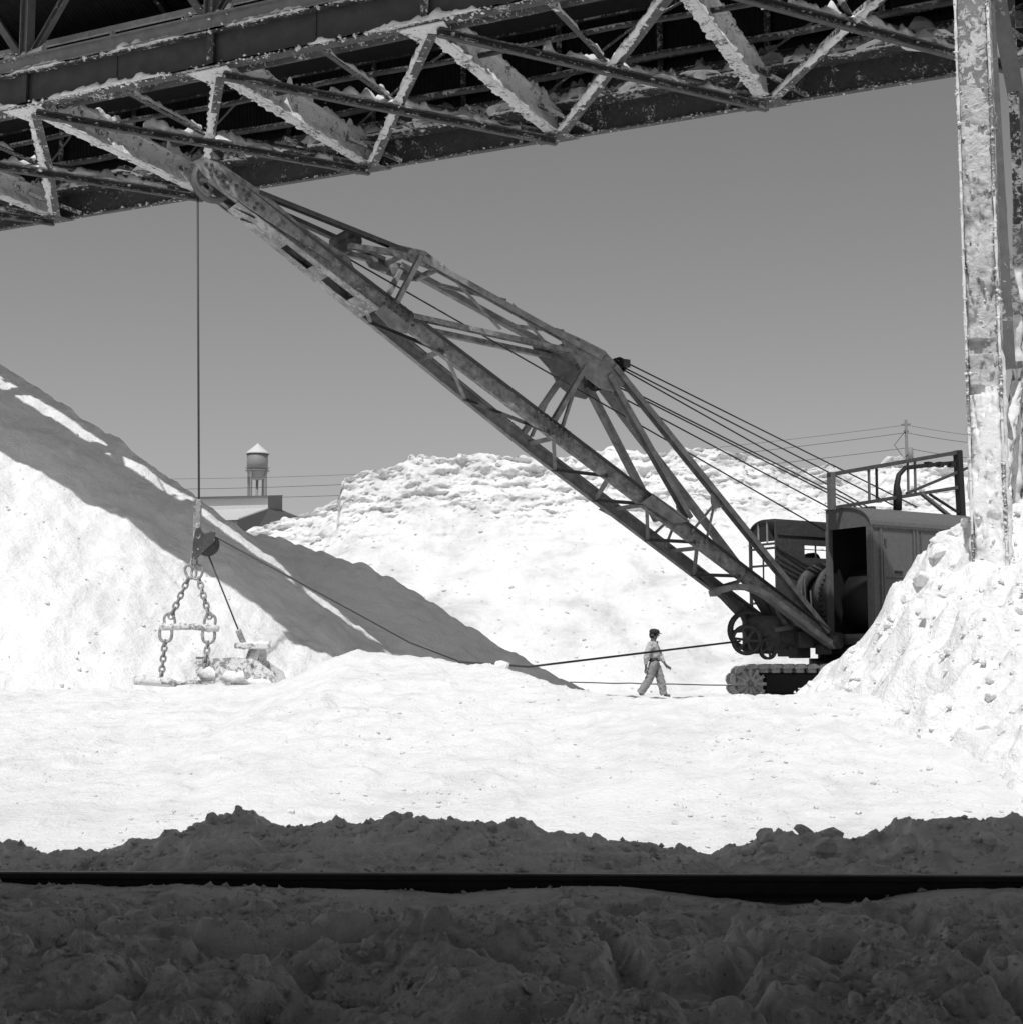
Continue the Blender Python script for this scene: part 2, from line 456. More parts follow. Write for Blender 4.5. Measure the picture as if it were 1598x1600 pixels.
def dirt_h(X, Y):
    xc = np.clip(X, _mr[0, 0], _mr[-1, 0])
    yc = np.interp(xc, _mr[:, 0], _mr[:, 1]); zc = np.interp(xc, _mr[:, 0], _mr[:, 2])
    t = np.clip((Y - RAIL_Y - 0.08) / (yc - RAIL_Y - 0.08), 0, 1)
    back = 0.06 + (zc - 0.06) * (t ** 0.8)
    fall = zc - np.clip(Y - yc, 0, None) * 0.36
    z = np.where(Y > yc, fall, back)
    # in front of the rail: dirt packed against its web, hollows where it hangs clear
    hol = RAIL_T - np.interp(X, [-3.4, -2.5, -1.5, -.8, -.3, 0, .4, .8, 1.1, 1.6, 2.0, 2.3, 2.6, 3.2], [.045, .06, .065, .085, .105, .075, .065, .075, .12, .165, .165, .12, .085, .07]) + 0.012 * gnoise(X / .3, Y * 0 + .3, 14)
    f = smooth(RAIL_Y - 0.12, RAIL_Y - 0.9, Y)
    front = hol * (1 - f) + f * (0.07 + 0.09 * fbm(X / 1.3, Y / 0.9, 3, 30))
    front = front - 0.10 * smooth(7.6, 6.0, Y) + 0.08 * smooth(-1.6, -2.6, X) * smooth(8.9, 7.6, Y)
    front = front - f * 0.14 * smooth(.62, .95, 1 - 2.2 * np.abs(gnoise(X / 1.1 + 3, Y / .8, 33)))
    w = smooth(RAIL_Y - 0.05, RAIL_Y + 0.08, Y)
    z = front * (1 - w) + z * w
    damp = 0.12 + 0.88 * smooth(0.1, 0.7, np.abs(Y - RAIL_Y - .05))
    z = z + damp * (0.022 * fbm(X / 0.35, Y / 0.35, 5, 40, .6) + 0.045 * ridged(X / 0.45, Y / 0.35, 5, 44) - 0.03)
    z = z + damp * (0.075 * clods(X / 0.32, Y / 0.32, 50, 0.4) + 0.055 * clods(X / 0.13, Y / 0.13, 54, 0.55) + 0.02 * clods(X / 0.055, Y / 0.055, 58, 0.55))
    return z
def fan(y0, y1, rows, cols, spread):
    y = y0 * (y1 / y0) ** np.linspace(0, 1, rows)
    t = np.linspace(-1, 1, cols)
    Y = np.repeat(y[:, None], cols, 1)
    return t[None, :] * (spread * y[:, None] + 0.4), Y
# tensor grid for the ground sheet, dense where the camera looks
gx = np.concatenate([-np.geomspace(1500, 9.2, 40), np.arange(-9, 9.01, 0.042), np.geomspace(9.2, 1500, 40)])
gy = np.concatenate([np.linspace(-60, 3, 12), np.arange(4, 11.4, 0.5), 11.5 * 1.0035 ** np.arange(0, 265), np.geomspace(29.2, 46, 60), np.geomspace(48, 3000, 50)])
GX, GY = np.meshgrid(gx, gy)
GZ = ground_h(np.clip(GX, -60, 60), GY)
GZ = np.where(GY < 11.6, np.minimum(GZ, -0.32), GZ)
GZ = GZ + smooth(60, 400, GY) * 0.0
structure('ground', grid_mesh('ground', GX, GY, GZ, M['sulphur']))
DX, DY = fan(4.2, 13.4, 470, 760, 0.42)
DZ = dirt_h(DX, DY)
DZ = np.where(DY > 11.3, np.minimum(DZ, ground_h(DX, DY) + np.where(DY > 12.0, -0.06, 0.02)), DZ)
dirt = structure('dirt_mound', grid_mesh('dirt_mound', DX, DY, DZ, M['dirt']))

# --- piles
def cones_h(X, Y, crest, slope, ky=1.0):
    """upper envelope of slopes that fall away from a crest line"""
    z = np.full(X.shape, -50.0)
    seg = []
    for a, b in zip(crest[:-1], crest[1:]):
        n = max(2, int(np.linalg.norm(b[:2] - a[:2]) / 0.5))
        seg += [a + (b - a) * k / n for k in range(n)]
    seg.append(crest[-1])
    for p in seg:
        dy = Y - p[1]
        dy = np.where(dy < 0, dy * ky, dy)
        z = np.maximum(z, p[2] - slope * (np.sqrt((X - p[0]) ** 2 + dy ** 2 + 0.04) - 0.2))
    return z
lp = pts_at([(-420, 440, 35.0), (-250, 432, 34.6), (-120, 500, 33.8), (0, 574, 33.4), (160, 676, 33.2), (310, 786, 33.1), (400, 862, 33.0), (480, 942, 33.0), (560, 1018, 33.0), (620, 1070, 32.8)])
LX, LY = np.meshgrid(np.arange(-17, 1.2, 0.06), np.arange(19.5, 40, 0.06))
LZ = cones_h(LX, LY, lp, 0.79)
LZ = LZ + (0.03 + 0.09 * smooth(0.3, 1.6, lp[:, 1].min() - LY)) * fbm(LX / 1.3, LY / 1.6, 5, 60) + 0.018 * ridged(LX / 0.35, LY / 0.5, 3, 66) + 0.05 * fbm(LX / 0.4, LY / 2.4, 4, 70) + 0.10 * smooth(.1, .6, fbm(LX / 1.6, LY / 2.2, 3, 71)) * ridged(LX / .6, LY / .7, 3, 74)
LZ = LZ + 0.10 * clods(LX / 0.7, LY / 0.7, 72, 0.12) + 0.05 * clods(LX / 0.25, LY / 0.25, 73, 0.25)
structure('sulphur_pile', grid_mesh('sulphur_pile', LX, LY, LZ, M['sulphur_pile']))
mp = pts_at([(250, 770, 36.2), (320, 800, 36.1), (380, 832, 36.0), (440, 845, 35.9), (500, 861, 35.8), (560, 882, 35.5), (640, 926, 35.2), (700, 964, 34.9), (760, 1002, 34.5), (820, 1038, 34.0), (900, 1075, 33)])
SX, SY = np.meshgrid(np.arange(-11, 4, 0.055), np.arange(27.5, 42, 0.06))
SZ = cones_h(SX, SY, mp, 0.78)
SZ = SZ + 0.07 * fbm(SX / 0.9, SY / 0.9, 5, 80) + 0.07 * ridged(SX / 1.6, SY / 0.35, 4, 82) + 0.05 * clods(SX / 0.3, SY / 0.3, 83, 0.4)
structure('conveyor_spill_mound', grid_mesh('conveyor_spill_mound', SX, SY, SZ, M['sulphur_pile']))
rp = pts_at([(1535, 818, 20.4), (1600, 800, 20.2), (1700, 780, 20.0), (1900, 740, 20.0)])
RX, RY = np.meshgrid(np.arange(1.8, 12, 0.036), np.arange(11.9, 25, 0.04))
wx = RX + 0.35 * fbm(RX / 1.1, RY / 1.1, 3, 90); wy = RY + 0.5 * fbm(RX / 1.3 + 9, RY / 1.3, 3, 92)
RZ = cones_h(wx, wy, rp, 1.06, 0.44)
up = smooth(-0.1, 1.2, RZ)
RZ = RZ + 0.06 * fbm(RX / 0.8, RY / 0.8, 4, 95) + 0.04 * ridged(RX / 0.5, RY / 0.5, 4, 96) * (0.4 + up)
RZ = RZ + 0.035 * ridged(RX / 0.24, RY / 0.24, 3, 196) * (.5 + up)
lumpy = smooth(-0.4, 0.3, fbm(RX / 1.4 + 4, RY / 1.4, 3, 97))
RZ = RZ + lumpy * (0.36 * clods(RX / 0.85, RY / 0.85, 98, 0.35) + 0.22 * clods(RX / 0.38, RY / 0.38, 99, 0.55) + 0.06 * clods(RX / 0.14, RY / 0.14, 100, 0.6))
right_pile = structure('sulphur_pile', grid_mesh('sulphur_pile', RX, RY, RZ, M['sulphur_rough']))
# --- the long cut face of the stockpile behind the crane
fc = [(150, 880), (300, 850), (360, 838), (400, 822), (440, 808), (480, 800), (500, 790), (528, 776), (534, 748), (560, 739), (600, 729), (640, 713), (655, 706), (700, 713), (760, 706), (800, 712), (850, 714), (900, 712), (945, 702), (960, 692), (1000, 707),
      (1060, 703), (1100, 696), (1140, 700), (1200, 713), (1250, 733), (1300, 722), (1330, 738), (1380, 724), (1410, 708), (1440, 726), (1500, 722), (1600, 716), (1800, 725), (2300, 740)]
FD = 52.0
fcx = np.array([at(x, y, FD).x for x, y in fc]); fcz = np.array([at(x, y, FD).z for x, y in fc])
fu = np.arange(-16, 32, 0.075)
fv = np.concatenate([np.linspace(0, 1, 210), 1 + np.linspace(0, 1, 26)[1:]])
FU, FV = np.meshgrid(fu, fv)
crz = np.interp(FU, fcx, fcz) + 0.22 * np.abs(fbm(FU / 0.8, FU * 0 + 2, 3, 110)) - 0.05
base = 0.5
v = np.clip(FV, 0, 1)
crs = np.interp(FU, fcx[::3], np.convolve(np.pad(fcz, 2, mode='edge'), np.ones(5) / 5, 'valid')[::3])
H = crs + (crz - crs) * smooth(.55, .98, v) - base
prof_y = FD - 8.5 * (1 - v) ** 1.5 - 1.6 * (1 - v)                       # talus at the foot, steep above
ledge = 0.62 + 0.03 * gnoise(FU / 4, FU * 0, 111)
prof_y = prof_y + 0.55 * smooth(ledge - 0.015, ledge + 0.02, v)
ZZ = base + H * v
rough = smooth(0.5, 0.8, v + 0.12 * fbm(FU / 3, ZZ / 2, 2, 112))
wu = FU + .7 * fbm(FU / 1.7, ZZ / 1.3, 3, 215); wz_ = ZZ + .5 * fbm(FU / 1.5 + 5, ZZ / 1.2, 3, 216)
big = smooth(-.1, .5, fbm(FU / 3.5, ZZ / 2.0, 2, 217))
dsp = 0.16 * ridged(FU / 1.2, ZZ / 0.5, 4, 218) * (.3 + .7 * rough) + .62 * rough * (big * 0.26 * clods(wu / 1.9, wz_ / 0.8, 113, 0.7) + (.35 + .65 * (1 - big)) * 0.17 * clods(wu / 0.6, wz_ / 0.36, 114, 0.7) + 0.10 * clods(wu / 0.24, wz_ / 0.2, 214, 0.6) + 0.42 * fbm(FU / 1.9, ZZ / 0.9, 6, 115, 0.62) + .1 * ridged(wu / .5, wz_ / .25, 4, 219)) + (1 - rough) * (0.10 * fbm(FU / 0.9, ZZ / 2.4, 4, 116) + 0.10 * clods(FU / 0.5, ZZ / 0.5, 117, 0.2) + 0.12 * clods(FU / 0.9, ZZ / 0.6, 118, 0.12))
FY = prof_y - dsp - 0.5 * fbm(FU / 7, ZZ / 5, 2, 119)
FZ = ZZ + rough * 0.14 * clods(FU / 0.5, FV * 12, 120, 0.6) * (v < 1.01)
top = np.clip(FV - 1, 0, 1)
FY = FY + top * 14
FZ = FZ - top * 0.5 + (top > 0) * 0.22 * (clods(FU / .7, FY / .7, 121, 0.7))
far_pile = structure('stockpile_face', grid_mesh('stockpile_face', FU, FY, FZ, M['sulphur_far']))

# --- loose lumps: angular chunks shared between many objects
def chunk_mesh(name, mat, seed, flat=0.7):
    r = random.Random(seed); bm = bmesh.new()
    for _ in range(26):
        v = Vector((r.gauss(0, 1), r.gauss(0, 1), r.gauss(0, 1))).normalized() * r.uniform(0.75, 1.0)
        bm.verts.new((v.x * 0.5, v.y * 0.38, v.z * 0.5 * flat))
    bmesh.ops.convex_hull(bm, input=bm.verts)
    for v in [v for v in bm.verts if not v.link_faces]: bm.verts.remove(v)
    me = bpy.data.meshes.new(name); bm.to_mesh(me); bm.free(); me.materials.append(mat)
    return me
DCH = [chunk_mesh('clod', M['clod'], 100 + i, 0.55 + 0.1 * (i % 3)) for i in range(8)]
WCH = [chunk_mesh('lump', M['sulphur_rough'], 200 + i, 0.6 + 0.1 * (i % 3)) for i in range(8)]
def lay(name, me, x, y, z, size, parent, tilt=0.5):
    o = bpy.data.objects.new(name, me); COL.objects.link(o)
    o.parent = parent
    o.location = (x, y, z); o.scale = (size,) * 3
    o.rotation_euler = (random.uniform(-tilt, tilt), random.uniform(-tilt, tilt), random.uniform(0, 6.28))
    return o
def dh(x, y): return float(dirt_h(np.array([x]), np.array([y]))[0])
# big clods seen on the ridge: (px, py, width in px)
for px, py, w in [(1010, 1314, 26), (978, 1318, 26), (1195, 1316, 44), (1205, 1328, 38), (1170, 1322, 30), (1255, 1304, 36), (1240, 1296, 18), (1296, 1309, 60), (1290, 1330, 50), (1440, 1280, 46), (1425, 1290, 30), (1392, 1308, 24), (1475, 1312, 36),
                  (1545, 1342, 36), (1578, 1328, 20), (1555, 1312, 24), (355, 1286, 30), (372, 1278, 20), (398, 1280, 16), (300, 1302, 26), (335, 1292, 44), (610, 1300, 40), (560, 1310, 46), (530, 1290, 24), (445, 1318, 28), (268, 1325, 40), (240, 1345, 34), (770, 1300, 18),
                  (770, 1335, 22), (690, 1345, 40), (100, 1346, 30), (150, 1352, 40), (48, 1350, 30), (860, 1330, 26), (900, 1340, 20), (500, 1340, 30), (1125, 1340, 22), (1350, 1345, 24), (1420, 1338, 30), (1500, 1350, 20), (1060, 1345, 18), (640, 1290, 22), (705, 1290, 20), (205, 1335, 22)]:
    r = ray(px, py)
    d = min(11.0, max(9.35, 10.6 - max(0, (py - 1300)) * 0.022))
    x = r.x * d
    lay('clod', random.choice(DCH), x, d, dh(x, d) + (0.12 if px > 950 else 0.02) * w / FPX * d, w / FPX * d * (1.0 if px > 950 else .85), dirt)
for k in range(220):
    y = random.uniform(5.2, 8.75) if k < 160 else random.uniform(9.2, 11)
    x = random.uniform(-0.37, 0.37) * y
    s = random.choice([0.03, 0.04, 0.05, 0.06, 0.09, 0.13])
    lay('clod', random.choice(DCH), x, y, dh(x, y) + 0.1 * s, s, dirt)

# lumps of sulphur lying on the pile by the column and on the crest of the long face
def sample(Xg, Yg, Zg, x, y):
    i = int(np.clip(np.searchsorted(Yg[:, 0], y), 0, Yg.shape[0] - 1)); j = int(np.clip(np.searchsorted(Xg[0], x), 0, Xg.shape[1] - 1))
    return float(Zg[i, j])
for k in range(95):
    y = random.uniform(12.6, 20.5); x = random.uniform(0.20, 0.36) * y
    z = sample(RX, RY, RZ, x, y)
    if z < float(ground_h(np.array([x]), np.array([y]))[0]) - .02: continue
    s_ = random.choice([.06, .08, .12, .18, .26]) * (.7 + .3 * random.random())
    lay('lump', random.choice(WCH), x, y, z + .0 * s_, s_, right_pile, .6)
for px, py, d, w in [(1478, 850, 20.3, .5), (1492, 834, 20.4, .4), (1466, 862, 20.2, .35), (1418, 938, 20.0, .34), (1440, 905, 20.1, .45), (1385, 975, 19.8, .22)]:
    p = at(px, py, d); lay('lump', random.choice(WCH), p.x, p.y, p.z, w, right_pile, .4)
for k in range(90):
    j = random.randrange(40, FU.shape[1] - 120); i = random.randrange(150, 212)
    s_ = random.choice([.1, .14, .2, .28, .4])
    lay('lump', random.choice(WCH), float(FU[i, j]), float(FY[i, j]), float(FZ[i, j]), s_, far_pile, .6)
for k in range(36):
    y = random.uniform(12.6, 17.5); x = random.uniform(-.3, .3) * y
    z = float(ground_h(np.array([x]), np.array([y]))[0]); s_ = random.choice([.04, .05, .07, .1])
    lay('lump', random.choice(WCH), x, y, z + .1 * s_, s_, bpy.data.objects['ground'], .5)

# fine loose grit, too small to count: one mesh for each surface
def grit(name, pts, sizes, mat, parent):
    n = len(pts); base = np.array([[1, 0, 0], [-1, 0, 0], [0, 1, 0], [0, -1, 0], [0, 0, 1], [0, 0, -1]], float)
    V = base[None] * rng.uniform(.35, .75, (n, 6, 1)) + rng.uniform(-.25, .25, (n, 6, 3))
    V = V * np.array(sizes)[:, None, None] * np.array([1, 1, .75]) + np.array(pts)[:, None, :]
    F = np.array([[0, 2, 4], [2, 1, 4], [1, 3, 4], [3, 0, 4], [2, 0, 5], [1, 2, 5], [3, 1, 5], [0, 3, 5]])
    Fa = (F[None] + 6 * np.arange(n)[:, None, None]).reshape(-1, 3)
    me = bpy.data.meshes.new(name)
    me.vertices.add(n * 6); me.vertices.foreach_set('co', V.reshape(-1).astype(np.float32))
    me.loops.add(Fa.size); me.loops.foreach_set('vertex_index', Fa.reshape(-1).astype(np.int32))
    me.polygons.add(len(Fa)); me.polygons.foreach_set('loop_start', np.arange(0, Fa.size, 3, dtype=np.int32))
    me.update(calc_edges=True); me.materials.append(mat)
    o = link(name, me, parent); o['kind'] = 'stuff'
    return o
def scatter(n, y0, y1, t0, t1, hfun, s0, s1, patch=None):
    y = y0 * (y1 / y0) ** rng.random(n * 3); x = rng.uniform(t0, t1, n * 3) * y
    dens = fbm(x / 1.5, y / 1.8, 3, 210) if patch is None else patch(x, y)
    keep = np.where(dens + rng.uniform(-.35, .35, n * 3) > 0.02)[0][:n]
    x, y = x[keep], y[keep]; s_ = s0 * (s1 / s0) ** (rng.random(len(x)) ** 2.2)
    return np.stack([x, y, hfun(x, y) + s_ * .12], -1), s_
def grid_fun(Xg, Yg, Zg):
    def f(x, y):
        i = np.clip(np.searchsorted(Yg[:, 0], y), 0, Yg.shape[0] - 1); j = np.clip(np.searchsorted(Xg[0], x), 0, Xg.shape[1] - 1)
        return Zg[i, j]
    return f
grit('grit', *scatter(1500, 12.6, 22, -.36, .36, ground_h, .012, .05, lambda x, y: fbm(x / 1.5, y / 1.8, 3, 210) - .12 + .08 * x), M['sulphur_rough'], bpy.data.objects['ground'])
grit('grit', *scatter(900, 12.6, 20.3, .17, .37, grid_fun(RX, RY, RZ), .02, .1, lambda x, y: fbm(x / .9, y / .9, 3, 220) - .05), M['sulphur_rough'], right_pile)
grit('grit', *scatter(450, 22, 32.5, -.37, -.12, grid_fun(LX, LY, LZ), .02, .08, lambda x, y: fbm(x / 1.5, y / 1.8, 3, 210) - .2), M['sulphur_pile'], bpy.data.objects['sulphur_pile'])
grit('grit', *scatter(9000, 4.6, 11.2, -.4, .4, dirt_h, .01, .06, lambda x, y: fbm(x / .6, y / .6, 3, 230) + .1), M['clod'], dirt)
jj = rng.integers(30, FU.shape[1] - 90, 900); ii = rng.integers(4, 205, 900)
grit('grit', np.stack([FU[ii, jj], FY[ii, jj], FZ[ii, jj]], -1), .05 * 4 ** (rng.random(900) ** 3), M['sulphur_far'], far_pile)
# ================================================================== the rail in the foreground
def rail_profile():
    return [(-.065, 0), (.065, 0), (.065, .012), (.02, .028), (.009, .04), (.009, .105), (.034, .115), (.036, .145), (-.036, .145), (-.034, .115), (-.009, .105), (-.009, .04), (-.02, .028), (-.065, .012)]
rl = thing('rail', (0, RAIL_Y, 0), 'long dark steel rail lying across the shaded dirt in the foreground', 'rail')
za, zb = at(0, 1364, RAIL_Y).z - 0.145, at(1598, 1370, RAIL_Y).z - 0.145
sl = (zb - za) / 6.3
ra, rb_ = Vector((-12, RAIL_Y, (za + zb) / 2 - 12 * sl)), Vector((12, RAIL_Y, (za + zb) / 2 + 12 * sl))
m = MB(); m.sweep(ra, rb_, rail_profile())
part('rail_body', m, M['rail'], rl, bevel=0.003)
m = MB(); m.sweep(ra + Vector((0, 0, .146)), rb_ + Vector((0, 0, .146)), [(-.03, 0), (.03, 0), (.024, .008), (-.024, .008)])
part('worn_running_surface', m, M['rail_top'], rl)

# ================================================================== conveyor bridge
ZF = 10.2 + EYE                                        # underside of its floor
DV = Vector((-2.178, 1, 0)).normalized(); PV = Vector((-DV.y * -1, -DV.x, 0))
PV = Vector((DV.y, -DV.x, 0))
def B(s, p, z=0.0): return DV * s + PV * p + Vector((0, 0, ZF + z))
N0, F0 = 19.77, 25.5
ST = [2.37 + 4.16 * i for i in range(-1, 7)]           # panel points, right to left
S_A, S_B = ST[0] - 1.2, ST[-1] + 2.0
br = thing('conveyor_bridge', B(ST[1], N0, -9), 'long overhead steel conveyor bridge caked with white dust across the top', 'bridge')
# near girder: bottom flange, web with stiffeners, crusted top flange, fascia channel
m = MB(); m.beam(B(S_A, N0 + .09, .02), B(S_B, N0 + .09, .02), .2, .03)
fl = part('girder_flange', m, M['brace'], br)
m = MB(); m.beam(B(S_A, N0 + .1, .33), B(S_B, N0 + .1, .33), .03, .59)
part('girder_web', m, M['web'], br)
for s in ST:
    m = MB(); m.beam(B(s - .08, N0 + .02, .035), B(s - .08, N0 + .02, .62), .05, .13, DV); part('girder_stiffener', m, M['girder'], br)
    m = MB(); m.beam(B(s + 2.0, N0 + .075, .035), B(s + 2.0, N0 + .075, .62), .02, .02, DV); part('girder_stiffener', m, M['web'], br)
m = MB(); m.beam(B(S_A, N0 + .1, .64), B(S_B, N0 + .1, .64), .3, .03)
tf = part('girder_flange', m, M['brace'], br)
m = MB(); m.channel(B(S_A, N0 + .0, .80), B(S_B, N0 + .0, .80), .1, .27, side=-1)
part('fascia_channel', m, M['fascia'], br)
m = MB(); m.crust(B(S_A + 1, N0 - .02, .657), B(S_B - 1, N0 - .02, .657), .18, .13, seed=3, gap=.42, step=.045)
m.crust(B(S_A + 1, N0 + .0, .038), B(S_B - 1, N0 + .0, .038), .18, .12, seed=5, gap=.45, step=.045)
part('dust_crust', m, M['deposit'], br, True)
# far girder
m = MB(); m.beam(B(S_A, F0 - .07, .015), B(S_B, F0 - .07, .015), .13, .03)
part('girder_flange', m, M['brace_dark'], br)
m = MB(); m.beam(B(S_A, F0 - .05, .30), B(S_B, F0 - .05, .30), .03, .54)
part('girder_web', m, M['girder'], br)
m = MB(); m.beam(B(S_A, F0 - .22, .57), B(S_B, F0 - .22, .57), .42, .03)
part('girder_flange', m, M['brace'], br)
m = MB(); m.channel(B(S_A, F0 - .4, .72), B(S_B, F0 - .4, .72), .08, .24, side=-1)
part('stringer', m, M['brace_dark'], br)
m = MB(); m.crust(B(S_A + 1, F0 - .36, .586), B(S_B - 1, F0 - .36, .586), .3, .3, seed=8, step=.04)
part('dust_crust', m, M['deposit'], br, True)
# stringers between
for k, (p, z, w, h, mt) in enumerate([(20.75, .42, .22, .2, 'brace')]):
    m = MB()
    if k == 0: m.tube([B(S_A, p, z), B(S_B, p, z)], .12, 10)
    else: m.ibeam(B(S_A, p, z), B(S_B, p, z), w, h)
    part('stringer', m, M[mt], br, k == 0)
# floor beams with drifts of dust, gussets, cross braces
def drift(mb, s, p0, p1, side, seed, hmax=.42):
    """dust heaped against one side of a floor beam web"""
    n = int((p1 - p0) / .05); t = np.linspace(0, 1, n)
    hh = hmax * (0.35 + 0.9 * np.abs(fbm(t * 9 + seed * 2.3, t * 0 + seed, 4, 5)))
    hh = np.clip(hh * (0.55 + 0.6 * t), .03, .56)
    ww = .09 + .10 * np.abs(fbm(t * 14 + seed, t * 0 + 4.4 * seed, 3, 6))
    vs = []; fs = []
    for i in range(n):
        p = p0 + (p1 - p0) * t[i]
        vs += [B(s + side * .015, p, .032), B(s + side * (.015 + ww[i]), p, .032), B(s + side * (.015 + ww[i] * .6), p, .04 + hh[i] * .45), B(s + side * .02, p, .04 + hh[i])]
    for i in range(n - 1):
        for j in range(4):
            f = (i * 4 + j, i * 4 + (j + 1) % 4, (i + 1) * 4 + (j + 1) % 4, (i + 1) * 4 + j)
            fs.append(f if side > 0 else f[::-1])
    mb.add(vs, fs)
for i, s in enumerate(ST):
    m = MB(); m.ibeam(B(s, N0 + .32, .29), B(s, F0 - .12, .29), .2, .55, .028)
    fb = part('floor_beam', m, M['beam_white'], br)
    m = MB(); drift(m, s, N0 + 1.0, F0 - .3, 1, i + 1); drift(m, s, N0 + .9, F0 - .3, -1, i + 21)
    for q in range(4):
        p = N0 + 1.4 + q * 1.05 + .3 * math.sin(i * 3 + q)
        m.crust(B(s, p, .565), B(s, p + .7, .565), .2, .12 + .12 * (q % 2), seed=i * 5 + q, up=(0, 0, 1))
    part('dust_drift', m, M['deposit'], fb)
    m = MB(); g = [B(s - .42, N0 + .02, -.012), B(s + .42, N0 + .02, -.012), B(s + .3, N0 + .62, -.012), B(s - .3, N0 + .62, -.012)]
    m.plate(g, (0, 0, .02))
    part('gusset_plate', m, M['beam_white'], br)
    m = MB(); g = [B(s - .42, F0 + .02, -.012), B(s + .42, F0 + .02, -.012), B(s + .25, F0 - .5, -.012), B(s - .25, F0 - .5, -.012)]
    m.plate(g, (0, 0, .02))
    part('gusset_plate', m, M['brace'], br)
    if i + 1 < len(ST):
        m = MB(); a, b = B(s, N0 + .3, -.04), B(ST[i + 1], F0 - .2, -.04)
        mid = (a + b) / 2 + Vector((0, 0, .05)) + DV * (.07 * math.sin(i * 2.1))
        m.angle(a, mid, .15, .13, .03); m.angle(mid, b, .15, .13, .03)
        cb = part('cross_brace', m, M['brace'], br)
        m = MB(); m.crust(a.lerp(b, .06) + Vector((0, 0, .03)), b.lerp(a, .06) + Vector((0, 0, .03)), .18, .12, seed=40 + i, step=.045)
        part('dust_crust', m, M['deposit'], cb, True)
    if i > 0:
        m = MB(); a, b = B(s - .2, N0 + .2, -.1), B(ST[i - 1], F0 - .2, -.1)
        m.channel(a, b, .12, .15, .03)
        cb = part('cross_brace', m, M['brace_dark'], br, bevel=.01)
        m = MB(); m.crust(a.lerp(b, .3) + Vector((0, 0, .1)), b.lerp(a, .12) + Vector((0, 0, .1)), .2, .2, seed=60 + i, gap=.3, step=.045)
        part('dust_crust', m, M['deposit'], cb, True)
# conical heaps of dust standing on the ledge and on the braces
def heap(mb, c, R, h, seed):
    n, r_ = 12, 5; vs = [c + Vector((0, 0, h))]; rr_ = random.Random(seed)
    for j in range(1, r_ + 1):
        for k in range(n):
            a = 2 * math.pi * k / n; q = j / r_
            vs.append(c + Vector((math.cos(a) * R * q * rr_.uniform(.8, 1.15), math.sin(a) * R * q * rr_.uniform(.8, 1.15), h * (.5 + .5 * math.cos(math.pi * q)) * rr_.uniform(.75, 1.12) if j < r_ else -.02)))
    fs = [(0, 1 + k, 1 + (k + 1) % n) for k in range(n)]
    for j in range(r_ - 1):
        for k in range(n): fs.append((1 + j * n + k, 1 + (j + 1) * n + k, 1 + (j + 1) * n + (k + 1) % n, 1 + j * n + (k + 1) % n))
    mb.add(vs, fs)
for i, s in enumerate(ST):
    for q in range(4):
        m = MB(); heap(m, B(s + q * 1.04 + .3 * math.sin(i * 5 + q * 3), F0 - .34 - .1 * (q % 2), .58), .36 + .16 * (q % 3), .16 + .14 * ((q + i) % 3), i * 9 + q)
        part('dust_heap', m, M['deposit'], br, True)
    if i > 0:
        for q, t in enumerate((.5, .68)):
            m = MB(); heap(m, B(s - .2, N0 + .2, -.02).lerp(B(ST[i - 1], F0 - .2, -.02), t + .05 * math.sin(i * 3 + q)), .26 + .05 * q, .14 + .12 * ((q + i) % 2), i * 17 + q)
            part('dust_heap', m, M['deposit'], br, True)
# short brackets under the far girder ledge
for i, s in enumerate(ST):
    for ds in (1.3, 2.9):
        m = MB(); m.beam(B(s + ds, F0 - .35, .56), B(s + ds + .25, F0 - .95, .62), .05, .07)
        part('bracket', m, M['brace'], br)
# secondary members of the floor: half-panel struts, knee braces, a conduit, thin sag rods
for i, s in enumerate(ST):
    m = MB(); m.angle(B(s + 2.08, N0 + .25, .06), B(s + 2.08, 22.6, .06), .09, .09, .018); st = part('floor_strut', m, M['brace'], br)
    m = MB(); m.crust(B(s + 2.08, N0 + .6, .15), B(s + 2.08, 22.4, .15), .14, .12, seed=150 + i, gap=.3); part('dust_crust', m, M['deposit'], st, True)
    m = MB(); m.angle(B(s + 2.08, 22.6, .1), B(s + .1, F0 - .3, .1), .08, .08, .016); part('floor_strut', m, M['brace_dark'], br)
    for q, sg in enumerate((-1, 1)):
        m = MB(); m.beam(B(s + sg * .75, F0 - .15, .05), B(s + sg * .06, F0 - 1.1, .32), .05, .08); part('knee_brace', m, M['brace'], br)
        m = MB(); m.beam(B(s + sg * .8, N0 + .25, .3), B(s + sg * .06, N0 + 1.1, .45), .05, .08); part('knee_brace', m, M['brace_dark'], br)
    m = MB(); m.tube([B(s + .15, 21.6, .5), B(s + 1.9, 23.2, .86), B(s + 3.9, 24.4, .55)], .022, 6); part('sag_rod', m, M['brace_dark'], br, True)
for p, z, r_ in ((21.9, .34, .05), (24.6, .95, .07)):
    m = MB(); m.tube([B(S_A + (S_B - S_A) * t, p, z + .03 * math.sin(t * 40)) for t in np.linspace(0, 1, 30)], r_, 8); part('conduit_pipe', m, M['brace_dark'], br, True)
